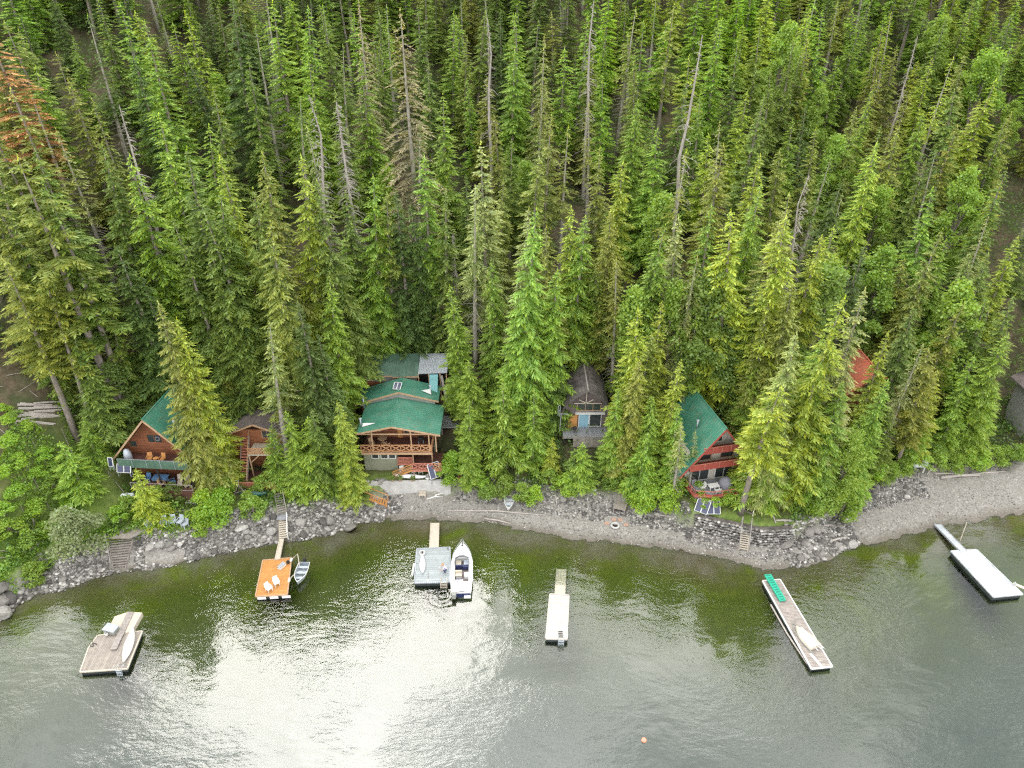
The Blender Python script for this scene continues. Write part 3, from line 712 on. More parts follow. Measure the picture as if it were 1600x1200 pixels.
# tip x, tip y, height, kind+tint, width
TIPS = """
288,560,18,co,1|345,560,16,co,1|405,508,22,gp,1.1|470,472,23,sd,1.1|437,560,14,sd,1|500,530,19,sd,1|480,652,11,yb,1.1|455,690,8,yg,1
718,450,20,fb,1.0|737,566,15,fb,1.1|700,540,12,yb,1|760,226,32,sp,1.15|770,420,20,cb,1|816,330,31,cb,.95|797,480,20,cb,1.0|826,440,20,cb,.9|838,520,17,sb,1|834,610,12,yb,.8|862,690,6,yy,.8|900,700,6,yg,1.2|790,600,13,yb,1.1
998,486,22,cy,.95|992,560,17,co,1|1036,470,19,fy,1|1056,562,17,fy,.9|1025,622,13,cb,1.1|1010,520,16,fo,1|966,610,13,cb,.9|1008,680,9,yb,1.2|1068,660,9,gp,.9
1182,572,15,cb,1.25|1158,625,12,cy,1.2|1250,520,23,cp,.95|1228,585,17,cb,1.1|1305,455,27,sy,1.0|1340,450,26,sp,1|1275,530,20,cb,1.1|1290,640,13,yb,1.3|1215,640,13,yb,1.2|1385,522,19,fy,.95|1400,640,12,cg,1.2|1432,540,18,gp,.9|1466,545,18,fo,1|1475,582,17,fy,1|1525,560,18,sb,1|1500,640,12,cb,1.1|1560,600,14,cb,1.2|1590,462,20,sg,1.1|1572,520,18,cb,1.1|1350,650,12,cb,1.3|1330,690,8,yb,1.4|1445,650,11,yb,1.2
195,383,24,sd,1.25|232,450,20,sd,1.1|150,470,18,sg,1|110,520,14,cg,.9|140,580,11,yg,1.2|60,440,20,po,1|20,430,22,po,1.1|95,330,30,pg,1.1|60,280,32,po,1.2|130,660,7,yb,1.1|165,560,12,lg,1.2|100,690,8,yb,1.2|215,735,6,yy,1.1|265,600,12,cy,1
340,415,25,cg,1.1|375,500,20,sd,1.1|415,352,29,co,1|415,240,33,co,1|457,247,32,cy,1|510,297,28,cg,1.1|540,380,24,cb,1.1|510,440,21,cb,1|445,400,24,sd,1|395,300,28,cg,1|360,250,30,fy,1|350,330,26,sg,1|320,300,26,sg,1.1|285,230,32,sg,1.15|295,370,24,sg,1
5,85,31,pO,1.35|55,150,26,gO,1.1|-20,330,20,so,1.1|-30,250,26,sg,1.1|2,190,26,so,1.1|70,240,26,sg,1.1|20,350,22,sg,1|-10,100,28,so,1.1|40,170,30,po,1.2|10,300,26,so,1.2|232,66,36,sb,1.3|190,0,34,fb,1.1|140,30,34,gd,1|185,170,28,xp,1|120,130,30,so,1|100,200,28,gp,1|155,230,28,sg,1|205,240,28,sb,1.1|250,180,30,sb,1.1|300,18,30,fy,1.1|350,0,36,sd,1.1|308,85,26,sd,1|330,140,28,sg,1|382,90,30,sg,1|270,40,28,fb,1|225,20,26,fy,1
425,2,34,sb,1.2|398,40,32,gd,1|465,10,32,sb,1.1|510,12,30,sg,1.1|563,92,31,sb,1.15|630,16,34,ts,.95|560,5,28,tt,.8|588,20,30,fg,1|690,148,30,sb,1.15|737,128,24,fb,.9|757,120,26,fo,1|657,240,28,fb,.95|530,160,28,xp,1|478,150,28,xp,1|495,200,25,gp,.9|765,30,28,xp,1|700,18,28,fb,1|720,60,26,fo,1|668,100,28,sg,1|740,20,28,sg,1|570,290,26,cb,1|601,342,24,po,1.05|545,330,24,cg,1|650,330,22,sd,1|625,300,24,sd,1|690,300,24,sg,1|640,200,28,gd,1|735,300,26,gp,1|710,380,18,xp,.9|665,390,18,xp,.8|645,440,15,xp,.8|797,80,32,cb,1.2|780,20,28,sd,1
812,22,34,sb,1.2|843,60,26,tp,.8|878,75,28,fb,1|906,28,30,fb,1|928,0,28,xp,1|925,75,28,co,1|927,165,27,go,1|980,12,32,go,1.15|1008,35,30,sb,1|1045,28,28,po,1|1085,57,30,xp,1|1128,30,28,sb,1.1|1160,60,28,fg,1|1192,40,28,sg,1|1027,205,24,cb,1.2|990,155,28,cb,1|855,210,28,po,.9|883,200,28,go,1|970,260,24,fy,1|1063,240,28,go,1.05|1127,225,26,fo,1.1|1163,148,24,fy,1|1037,290,20,lb,1|815,325,26,sp,.9|903,345,24,cb,1.1|1018,355,24,sb,1|1108,330,24,sb,1|1138,195,22,tp,.8|1180,240,24,fy,1|950,120,26,fb,1|1000,100,28,so,1|1065,130,26,sg,1|1100,150,26,sg,1|855,130,26,so,1|830,250,26,fo,1|940,230,24,so,1|955,350,22,co,1|860,368,23,so,1|1058,345,23,sp,1
1232,22,28,lb,1.1|1265,60,28,fo,1|1295,18,28,sb,1|1340,5,28,sg,1|1388,45,28,so,1|1433,58,22,xp,.8|1480,15,24,lb,1.2|1510,20,24,fb,1.2|1550,68,26,lb,1.3|1588,22,30,sd,1.1|1313,90,24,fb,1|1405,75,24,so,1|1365,125,24,fo,1|1460,90,24,fy,1|1512,90,24,fp,1|1415,148,24,so,1|1335,170,24,co,1|1270,165,24,sd,1|1283,205,24,so,1|1317,200,20,lb,1|1407,198,24,so,1.2|1488,198,24,fo,1.1|1265,275,22,xp,1|1475,235,22,td,1|1525,252,22,lb,1|1465,298,24,sb,1.1|1380,285,16,lb,1|1540,345,18,gp,1|1570,268,24,sg,1.1|1590,370,18,fy,1|1300,280,22,sd,1|1313,305,20,gp,.9|1230,300,24,fo,1.1|1210,330,22,fp,1|1195,150,24,sg,1|1225,230,24,fo,1|1440,250,22,sg,1|1355,230,22,sb,1|1445,180,22,cb,1|1535,160,22,co,1|1580,180,22,co,1|1215,110,26,sg,1|1245,190,24,fb,1|1250,80,26,sg,1|1375,200,22,sg,1|1290,130,22,lb,1
1158,360,26,sy,1.15|1118,420,19,lg,1.1|1078,420,22,tp,1|1100,470,18,cb,1|1190,450,20,cg,1|1225,355,26,fy,1|1272,372,22,cy,1.1|1300,400,20,lg,1.1|1385,390,17,lb,1.2|1420,412,22,so,1.2|1455,355,24,so,1|1512,425,19,lb,1.2|1550,470,18,sg,1|1370,440,20,sd,1|1345,380,22,sd,1|1490,470,18,so,1|1240,440,20,co,1.1|1205,480,18,co,1|1530,400,20,cg,1|1150,520,15,lg,1.2|1430,480,18,cg,1|1405,470,18,sd,1
897,360,25,cy,1.05|865,420,22,cb,1.1|910,450,19,cb,1.1|940,430,20,fg,1|975,400,22,go,.9|1000,440,18,lb,1|925,470,15,cb,1|870,500,16,sd,1|1030,400,20,cg,1|1060,430,18,lb,.9
720,500,14,cb,1|560,500,10,yd,1|590,470,14,sd,1
""".replace('\n', '|')
for rec in [r for r in TIPS.split('|') if r.strip()]:
    a = rec.split(',')
    k, c = a[3][0], a[3][1]
    if a[3] == 'ts': k, c = 't', 't'
    hs = 1 - .28 * min(1, max(0, (330 - float(a[1])) / 200)) if k not in 'xt' else 1
    tip_tree(float(a[0]), float(a[1]), float(a[2]) * hs, K[k], C_.get(c, 'green'), float(a[4]))
# trees of the bank whose foot can be read off the photo
for (px, py, h, kk, cc, wd_) in ((556, 783, 15, 'cedar', 'yellow', .95), (545, 776, 11, 'cedar', 'bright', .9), (330, 757, 24.5, 'cedar', 'olive', .92), (352, 750, 23, 'cedar', 'yellow', .9), (474, 775, 12.5, 'cedar', 'bright', 1.0),
                                (512, 772, 13, 'spruce', 'green', 1.0), (440, 757, 9, 'young', 'bright', 1.0), (1164, 757, 14, 'cedar', 'yellow', 1.05), (1215, 775, 16, 'cedar', 'olive', 1.0), (1262, 785, 17, 'cedar', 'bright', 1.05), (1320, 775, 17, 'cedar', 'bright', 1.0),
                                (1300, 795, 12, 'leafy', 'bright', 1.0), (735, 757, 13, 'cedar', 'bright', .9), (905, 762, 7, 'young', 'bright', 1.1), (1075, 770, 9, 'grey', 'pale', .9), (1157, 803, 17, 'pine', 'yellow', 1.25), (1045, 765, 12, 'cedar', 'bright', .9)):
    p = PT(px, py); put_tree(kk, p.x, p.y, h, cc, wd_)
# fill the rest of the forest, keeping clear the openings that the photo shows
CLEAR = [(165, 600, 275, 790, 70), (-200, 600, 95, 880, 200), (540, 540, 715, 800, 87), (560, 440, 600, 560, 200), (862, 560, 945, 700, 83), (1062, 590, 1152, 790, 76), (1325, 540, 1380, 620, 84), (1390, 585, 1425, 640, 79),
         (355, 685, 430, 770, 71), (1150, 700, 1230, 830, 70), (836, 585, 862, 620, 86), (1580, 570, 1640, 700, 79), (1415, 715, 1450, 745, 75), (515, 590, 530, 615, 86)]
def blocked(x, y, h, rad):
    for q in (0, .25, .5, .75, .95):
        u, v = proj((x, y, Tf(x, y) + h * q)); r_ = rad * (1 - q * .8) * 11
        for (a, b, c, d, yy) in CLEAR:
            if y < yy and a - r_ < u < c + r_ and b < v < d: return True
    return False
pts = [(t['x'], t['y']) for t in TREES]
rf = random.Random(11)
n_fill = 0; tries = 0
while tries < 9000:
    tries += 1
    y = rf.uniform(66, 185) if tries % 2 else rf.uniform(125, 185)
    half = (y * .85 + 25) * .84
    x = rf.uniform(-half, half)
    s_in = y - float(np.interp(x, SX, SY))
    if s_in < 8: continue
    z = Tf(x, y)
    u, v = proj((x, y, z + 20))
    if u < -190 or u > 1790 or v < -260: continue
    md = min((x - a) ** 2 + (y - b) ** 2 for a, b in pts)
    need = 3.8 if s_in < 45 else 3.7
    if md < need ** 2: continue
    h = rf.uniform(12, 22) if s_in < 30 else rf.uniform(15, 23) if s_in < 60 else rf.uniform(12, 19)
    if blocked(x, y, h, 2.5): continue
    if any(abs(x - cx) < hx + .8 and abs(y - cy) < hy + .8 for cx, cy, hx, hy, pz in PADS): continue
    if n_fill > 400: break
    if rf.random() > (.75 if s_in < 60 else 1): continue
    r_ = rf.random()
    right = (x > 10)
    if s_in > 60 and r_ > .8: r_ = .5
    kind = rf.choice(['spruce', 'cedar', 'fir', 'fir', 'spruce', 'pine', 'grey']) if r_ < .88 else 'leafy'
    tint = rf.choice(['green', 'olive', 'bright', 'green', 'bright', 'dark'] if not right else ['olive', 'bright', 'green', 'yellow', 'green'])
    if right and s_in > 50: tint = rf.choice(['bright', 'yellow', 'olive', 'bright', 'lime', 'green'])
    if kind == 'leafy': h *= .62; tint = 'bright'
    put_tree(kind, x, y, h, tint, rf.uniform(.85, 1.15) * (1.15 if s_in > 60 else 1)); pts.append((x, y)); n_fill += 1
print('trees', len(TREES), 'fill', n_fill, 'tries', tries)
# ------------------------------------------------------------------ generic thing builder
class Th:
    def __init__(s, name, loc, rz=0.0, label=None, cat=None, group=None):
        s.o = empty(name, loc, rz, label, cat, group, 'thing')
    def part(s, name, mat, fn, parent=None, smooth=False, label=None):
        mb = MB(); fn(mb); o = mb.build(name, mat, parent or s.o, smooth=smooth)
        if label: o['label'] = label
        return o
    def box(s, name, mat, *b, parent=None):
        return s.part(name, mat, lambda m: m.box(*b), parent)
    def boxes(s, name, mat, bs, parent=None):
        return s.part(name, mat, lambda m: [m.box(*b) for b in bs], parent)
    def bars(s, name, mat, bs, w, h=None, parent=None):
        return s.part(name, mat, lambda m: [m.bar(a, b, w, h) for a, b in bs], parent)
    def L(s, p):
        """local to world"""
        return s.o.matrix_basis @ Vector(p)
def copy_tree(o, parent=None):
    c = o.copy(); col.objects.link(c); c.parent = parent
    for ch in list(KIDS.get(o.name, [])) if False else [x for x in o.children]:
        copy_tree(ch, c)
    return c
KIDS = {}
def rail(t, pts, zf, h=1.0, mat='rail_wood', w=.09, style='X', bay=1.3, name='railing'):
    """deck railing along a local polyline at floor height zf"""
    seg = []
    for (a, b) in zip(pts[:-1], pts[1:]):
        a = Vector((a[0], a[1], zf)); b = Vector((b[0], b[1], zf)); n = max(1, round((b - a).length / bay))
        for i in range(n + 1):
            p = a.lerp(b, i / n); seg.append((p, p + Vector((0, 0, h + .04))))
        seg.append((a + Vector((0, 0, h)), b + Vector((0, 0, h))))
        seg.append((a + Vector((0, 0, .14)), b + Vector((0, 0, .14))))
        for i in range(n):
            p = a.lerp(b, i / n); q = a.lerp(b, (i + 1) / n)
            if style == 'X':
                seg.append((p + Vector((0, 0, .16)), q + Vector((0, 0, h - .04)))); seg.append((q + Vector((0, 0, .16)), p + Vector((0, 0, h - .04))))
            elif style == 'H':
                for k in (.36, .58, .8): seg.append((p + Vector((0, 0, k * h)), q + Vector((0, 0, k * h))))
    return t.bars(name, mat, seg, w)
def gable_roof(t, xl, xr, zl, zr, zp, y0, y1, mat, th=.12, xc=0.0, fascia='trim_wood', name='roof', zp1=None):
    """roof with its ridge along y; eaves at xl/xr with heights zl/zr, ridge height zp"""
    def f(m):
        for (xe, ze) in ((xl, zl), (xr, zr)):
            s_ = 1 if xe > xc else -1
            pr = [(xc, zp), (xe, ze), (xe, ze - th), (xc, zp - th)]
            if s_ > 0: pr = pr[::-1]
            m.prism_y(pr[::-1], y0, y1)
        m.box(xc - .09, xc + .09, y0 - .02, y1 + .02, zp - .05, zp + .05)
    r = t.part(name, mat, f)
    if fascia:
        t.bars('fascia_board', fascia, [((xc, y0 - .05, zp - th - .03), (xl, y0 - .05, zl - th - .03)), ((xc, y0 - .05, zp - th - .03), (xr, y0 - .05, zr - th - .03))], .08, .2, parent=r)
    return r
def window(t, x, y, z, w, h, frame='white_paint', n=1, name='window'):
    fr = t.part(name, frame, lambda m: [m.box(x - w / 2 - .08, x + w / 2 + .08, y - .07, y - .003, z - h / 2 - .08, z - h / 2), m.box(x - w / 2 - .08, x + w / 2 + .08, y - .07, y - .003, z + h / 2, z + h / 2 + .08),
                                     m.box(x - w / 2 - .08, x - w / 2, y - .068, y - .003, z - h / 2, z + h / 2), m.box(x + w / 2, x + w / 2 + .08, y - .068, y - .003, z - h / 2, z + h / 2)]
                + [m.box(x - w / 2 + w * k / n - .03, x - w / 2 + w * k / n + .03, y - .066, y - .004, z - h / 2, z + h / 2) for k in range(1, n)])
    for k in range(n):
        a = x - w / 2 + w * k / n; t.box('pane', 'glass', a + .035, a + w / n - .035, y - .03, y - .005, z - h / 2 + .005, z + h / 2 - .005, parent=fr)
    return fr
def gable_wall(m, xl, xr, z0, zl, zr, zp, y, th=.12, xc=0.0):
    m.prism_y([(xl, z0), (xr, z0), (xr, zr), (xc, zp), (xl, zl)], y, y + th)
def stovepipe(t, x, y, z, h=1.0):
    p = t.part('stovepipe', 'aluminium', lambda m: m.tube([(x, y, z), (x, y, z + h)], .11, 10), smooth=True)
    t.part('rain_cap', 'tin', lambda m: m.lathe([(.2, h), (.18, h + .05), (.01, h + .14)], 10, (x, y, z)), parent=p)
    return p

# ------------------------------------------------------------------ buildings
def lodge():
    t = Th('lodge', (-14.7, 71, 3.1), 0, 'green-roofed lakeside lodge with cross-braced upper deck above the concrete wall', 'house')
    t.boxes('lower_wall', 'sage_wall', [(-4, .2, .5, 6.4, -.6, 3.18), (.2, 4.7, .9, 6.4, -.6, 1.08), (.2, 4.7, 2.7, 6.4, 1.08, 3.18)])
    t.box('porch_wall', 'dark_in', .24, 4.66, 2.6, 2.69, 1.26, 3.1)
    for x in (-2.55, -1.4, -.42): window(t, x, .5, 2.3, .78, .7)
    t.box('upper_deck', 'brown_deck', -4.1, 4.8, -.15, 3.0, 3.19, 3.33)
    t.box('deck_beam', 'trim_wood', -4.1, 4.8, -.22, -.155, 2.98, 3.3)
    rail(t, [(-4.05, -.1), (4.6, -.1)], 3.33, 1.05, 'rail_wood', .1, 'X', 1.24, 'upper_railing')
    rail(t, [(4.7, 0), (4.7, 2.7)], 3.33, 1.0, 'rail_wood', .09, 'X', 1.3, 'side_railing')
    t.part('upper_wall', 'log_wall', lambda m: (m.box(-3.8, 5.2, 3.0, 6.3, 3.34, 6.0), m.prism_y([(-3.8, 6.002), (5.2, 6.002), (5.2, 6.05), (0, 7.1), (-3.8, 6.2)], 3.0, 3.12)))
    t.box('door', 'orange_wood', .1, .65, 2.93, 2.997, 3.36, 5.4)
    window(t, 1.6, 3.0, 4.7, 1.3, 1.3, 'trim_wood', 2); window(t, -2.6, 3.0, 4.8, 1.0, .8, 'trim_wood', 1); window(t, 3.7, 3.0, 4.8, .8, .8, 'trim_wood', 1)
    for x in (-2.55, 2.25, 4.45, 5.3): t.bars('deck_post', 'trim_wood', [((x, -.05, 3.34), (x, -.05, 6.95 - abs(x) * .19))], .14)
    for x in (2.25, 4.65): t.bars('porch_post', 'trim_wood', [((x, .3, 1.2), (x, .3, 3.18))], .13)
    t.bars('tie_beam', 'trim_wood', [((-4, -.02, 6.0), (5.4, -.02, 6.0))], .1, .16)
    gable_roof(t, -4.3, 5.9, 6.33, 6.1, 7.35, -.25, 6.2, 'green_metal_y', name='lower_roof')
    t.part('gable_panel', 'grey_wall', lambda m: m.prism_y([(-5.0, 6.0), (4.7, 6.2), (4.7, 6.85), (.1, 8.15), (-5.0, 6.45)], 6.21, 6.5))
    t.box('rear_wall', 'log_wall', -5.0, 4.7, 6.51, 9.6, 3.4, 6.4)
    gable_roof(t, -5.7, 5.2, 6.45, 6.95, 8.35, 6.05, 9.6, 'green_metal_y', xc=.1, name='upper_roof')
    stovepipe(t, -3.95, -.0 + 1.0, 6.3, 1.3); stovepipe(t, -4.4, 5.5, 6.2, 1.6)
    t.part('roof_cricket', 'white_paint', lambda m: m.add([(-3.75, .75, 6.55), (-3.75, 1.3, 6.57), (-2.1, 1.1, 6.9), (-3.7, 1.0, 6.95)], [(0, 3, 1), (0, 2, 3), (1, 3, 2), (0, 1, 2)]))
    t.part('chimney_cricket', 'white_paint', lambda m: m.add([(4.2, 6.9, 7.35), (4.2, 7.5, 7.35), (2.9, 7.3, 7.75), (4.1, 7.1, 8.1)], [(0, 3, 1), (0, 2, 3), (1, 3, 2), (0, 1, 2)]))
    stovepipe(t, 4.1, 7.2, 7.4, 1.1)
    # lower deck and its stair
    t.boxes('lower_deck', 'brown_deck', [(.25, 2.2, .3, 2.6, 1.1, 1.22), (2.2, 5.9, -1.0, 2.6, 1.1, 1.22)])
    t.boxes('deck_skirt', 'pink_rail', [(2.2, 5.9, -1.08, -1.004, .98, 1.24), (.2, 2.2, .22, .296, 1.0, 1.24)])
    rail(t, [(.3, .3), (2.15, .3)], 1.22, .95, 'pink_rail', .1, 'H', 1.9, 'porch_railing')
    rail(t, [(2.3, -.98), (4.9, -.98)], 1.22, .95, 'pink_rail', .1, 'X', 1.25, 'front_railing')
    rail(t, [(4.95, -.98), (5.85, -.98)], 1.22, .95, 'rail_wood', .1, 'X', .9, 'corner_railing')
    for x in (2.4, 4.2, 5.7): t.bars('support_post', 'trim_wood', [((x, -.9, -.3), (x, -.9, 1.1))], .12)
    st = t.bars('stair_stringer', 'orange_wood', [((2.2, -1.0, 1.15), (-.25, -1.0, -.05)), ((2.2, -.15, 1.15), (-.25, -.15, -.05))], .08, .22)
    for k in range(8):
        q = (k + .5) / 8; x = 2.2 - 2.45 * q; z = 1.15 - 1.2 * q
        t.box('stair_step', 'trim_wood', x - .14, x + .14, -.96, -.19, z + .03, z + .08, parent=st)
    t.bars('stair_railing', 'orange_wood', [((2.2, -1.02, 2.1), (-.25, -1.02, .9)), ((-.25, -1.02, -.05), (-.25, -1.02, .95)), ((1.0, -1.02, .5), (1.0, -1.02, 1.5)), ((2.2, -1.02, 1.6), (-.25, -1.02, .4))], .08, parent=st)
    return t
L = lodge()
def small_table(name, loc, label, r=.55, h=.72, mat='trim_wood'):
    t = Th(name, loc, 0, label, 'table')
    t.part('top', mat, lambda m: m.lathe([(.01, h), (r, h), (r, h - .05), (.01, h - .05)], 14))
    t.part('pedestal', mat, lambda m: m.lathe([(.06, h - .05), (.06, .1), (.3, .04), (.3, 0)], 10))
def chair(loc, rz, label, mat='trim_wood', group=None, name='deck_chair', s=1.0, cat='chair'):
    t = Th(name, loc, rz, label, cat, group)
    t.box('seat', mat, -.27 * s, .27 * s, -.27 * s, .27 * s, .38 * s, .43 * s)
    t.part('backrest', mat, lambda m: [m.bar((x * s, .26 * s, .43 * s), (x * s, .42 * s, 1.0 * s), .09 * s, .03 * s) for x in (-.22, -.11, 0, .11, .22)] + [m.bar((-.27 * s, .40 * s, .9 * s), (.27 * s, .40 * s, .9 * s), .05 * s)])
    for x in (-.25, .25):
        for y in (-.24, .24): t.bars('leg', mat, [((x * s, y * s, 0), (x * s, y * s, .38 * s))], .06 * s)
        t.bars('armrest', mat, [((x * s * 1.15, -.28 * s, .62 * s), (x * s * 1.15, .32 * s, .64 * s)), ((x * s * 1.15, -.25 * s, .38 * s), (x * s * 1.15, -.25 * s, .62 * s))], .07 * s, .04 * s)
    return t
lw = L.L
chair(lw((-3.0, 1.2, 3.34)), .5, 'pale wooden chair beside the round table on the lodge upper deck', 'trim_wood')
chair(lw((-1.0, .9, 3.34)), 2.6, 'wooden chair in front of the round table on the lodge upper deck', 'trim_wood')
small_table('round_table', lw((-1.7, 1.9, 3.34)), 'round wooden table on the upper deck of the lodge', .6)
t = Th('barbecue', lw((3.2, 1.6, 3.34)), 0, 'dark barbecue grill beside the post on the lodge upper deck', 'barbecue')
t.box('firebox', 'black_paint', -.35, .35, -.25, .25, .6, .85)
t.part('lid', 'black_paint', lambda m: m.prism_y([(-.35, .855), (.35, .855), (.28, 1.08), (-.28, 1.08)], -.24, .24))
t.bars('stand', 'aluminium', [((-.3, -.2, 0), (-.3, -.2, .6)), ((.3, -.2, 0), (.3, -.2, .6)), ((-.3, .2, 0), (-.3, .2, .6)), ((.3, .2, 0), (.3, .2, .6))], .05)

def rear_cabin():
    t = Th('cabin', (-15.6, 81.3, 8.3), 0, 'long cedar cabin with faded green roof and silvery tin porch roof behind the lodge', 'cabin')
    t.boxes('wall', 'cedar_wall', [(-4.0, 2.9, .35, 3.4, -1.5, 2.95)])
    t.boxes('grey_siding', 'grey_wall', [(-3.2, -.3, .26, .347, 1.9, 2.9), (1.8, 2.8, .26, .347, 1.9, 2.9)])
    window(t, -3.3, .26, 2.5, 1.1, .65, 'white_paint', 2); window(t, 1.2, .35, 2.1, 1.0, 1.1, 'white_paint', 2)
    t.part('roof', 'old_green_metal', lambda m: (m.add([(-4.4, -.1, 3.02), (-.3, -.1, 3.1), (-.3, 3.6, 4.35), (-4.4, 3.6, 4.25), (-4.4, -.1, 2.92), (-.3, -.1, 3.0), (-.3, 3.6, 4.25), (-4.4, 3.6, 4.15)], [(0, 1, 2, 3), (7, 6, 5, 4), (0, 4, 5, 1), (1, 5, 6, 2), (2, 6, 7, 3), (3, 7, 4, 0)]),
                                         m.add([(-.298, -.25, 2.98), (3.2, -.25, 3.1), (3.2, 3.6, 4.42), (-.298, 3.6, 4.35), (-.298, -.25, 2.88), (3.2, -.25, 3.0), (3.2, 3.6, 4.32), (-.298, 3.6, 4.25)], [(0, 1, 2, 3), (7, 6, 5, 4), (0, 4, 5, 1), (1, 5, 6, 2), (2, 6, 7, 3), (3, 7, 4, 0)])))
    t.bars('eave_board', 'trim_wood', [((-4.4, -.14, 2.9), (-.3, -.14, 2.98)), ((-.3, -.29, 2.86), (3.2, -.29, 2.98))], .05, .16)
    t.part('porch_roof', 'tin', lambda m: m.add([(3.1, -.1, 3.36), (6.95, -.1, 3.5), (6.95, 3.3, 4.62), (3.1, 3.3, 4.5), (3.1, -.1, 3.3), (6.95, -.1, 3.44), (6.95, 3.3, 4.56), (3.1, 3.3, 4.44)], [(0, 1, 2, 3), (7, 6, 5, 4), (0, 4, 5, 1), (1, 5, 6, 2), (2, 6, 7, 3), (3, 7, 4, 0)]))
    t.part('stair_cover', 'blue_tin', lambda m: m.add([(4.6, -.15, 3.25), (5.75, -.15, 3.28), (5.8, -2.9, 1.5), (4.75, -2.7, 1.7), (4.6, -.15, 3.19), (5.75, -.15, 3.22), (5.8, -2.9, 1.44), (4.75, -2.7, 1.64)], [(0, 3, 2, 1), (4, 5, 6, 7), (0, 4, 7, 3), (1, 2, 6, 5), (3, 7, 6, 2), (0, 1, 5, 4)]))
    t.box('porch_floor', 'brown_deck', 3.0, 6.9, -.2, 3.3, .6, .75)
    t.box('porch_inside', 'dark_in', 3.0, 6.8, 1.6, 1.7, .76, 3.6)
    rail(t, [(3.05, -.1), (4.55, -.1)], .75, .9, 'rail_wood', .08, 'H', 1.5)
    rail(t, [(5.9, -.1), (8.3, .0)], .75, .9, 'grey_lumber', .08, 'H', 1.2, 'side_railing')
    for p in ((3.1, -.05), (4.5, -.05), (6.0, -.05), (6.85, -.05)): t.bars('porch_post', 'trim_wood', [((p[0], p[1], -1.5), (p[0], p[1], 3.35))], .14)
    t.bars('brace', 'grey_lumber', [((6.2, -.3, 3.2), (6.9, -2.0, .0))], .3, .12)
    return t
rear_cabin()
t = Th('wooden_crate', (-7.55, 80.4, Tf(-7.55, 80.4)), 0, 'open weathered frame box beside the covered stair of the rear cabin', 'crate')
t.boxes('frame', 'grey_lumber', [(-.6, .6, -.5, -.4, 0, .5), (-.6, .6, .4, .5, 0, .5), (-.6, -.5, -.4, .4, 0, .5), (.5, .6, -.4, .4, 0, .5)])
t.box('bottom', 'weathered', -.5, .5, -.4, .4, .02, .08)
t = Th('landing', (-8.2, 77.6, Tf(-8.2, 77.6) + .2), 0, 'grey plank landing beside the lodge upper roof', 'deck')
t.box('boards', 'grey_deck', -1.2, 1.2, -1.3, 1.4, 0, .12); t.boxes('joist', 'grey_lumber', [(-1.1, -.95, -1.2, 1.3, -1.2, -.003), (.95, 1.1, -1.2, 1.3, -1.2, -.003)])

def panel_stand(name, loc, rz, w, h, n, label, tilt=.9, leg=.7, legmat='aluminium'):
    """solar panels side by side on a frame with legs; tilt from the vertical"""
    t = Th(name, loc, rz, label, 'solar panel')
    a = Vector((0, math.sin(tilt), math.cos(tilt)))      # up along the panel
    nrm = Vector((0, -math.cos(tilt), math.sin(tilt)))
    z0 = leg
    for k in range(n):
        x0 = -w * n / 2 + w * k + .02; x1 = x0 + w - .04
        q = [Vector((x0, 0, z0)), Vector((x1, 0, z0)), Vector((x1, 0, z0)) + a * h, Vector((x0, 0, z0)) + a * h]
        def fr(m):
            for i in range(4): m.bar(q[i], q[(i + 1) % 4], .07, .05)
        f = t.part('panel', 'white_paint', fr)
        t.part('cells', 'solar', lambda m: m.add([p + nrm * .012 for p in q] + [p - nrm * .02 for p in q], [(0, 1, 2, 3), (7, 6, 5, 4), (0, 4, 5, 1), (1, 5, 6, 2), (2, 6, 7, 3), (3, 7, 4, 0)]), parent=f)
    top = Vector((0, 0, z0)) + a * h
    if leg > .05:
        for x in (-w * n / 2 + .1, w * n / 2 - .1):
            t.bars('leg', legmat, [((x, 0, -.4), (x, 0, z0))], .07)
            t.bars('rear_leg', legmat, [((x, top.y * .9, -.4), (x, top.y * .9, z0 + a.z * h * .9 - .04))], .07)
    return t
panel_stand('solar_panel', (-14.9, 77.6, 11.42), -.12, .5, 1.15, 2, 'pair of solar panels lying on the ridge of the lodge upper roof', 1.25, .05)
p = PY(682, 748, 69.6); panel_stand('solar_panel', (p.x, 69.5, 3.0), .5, .75, 1.9, 2, 'large twin solar panel on legs at the corner of the lodge patio', .55, .5)

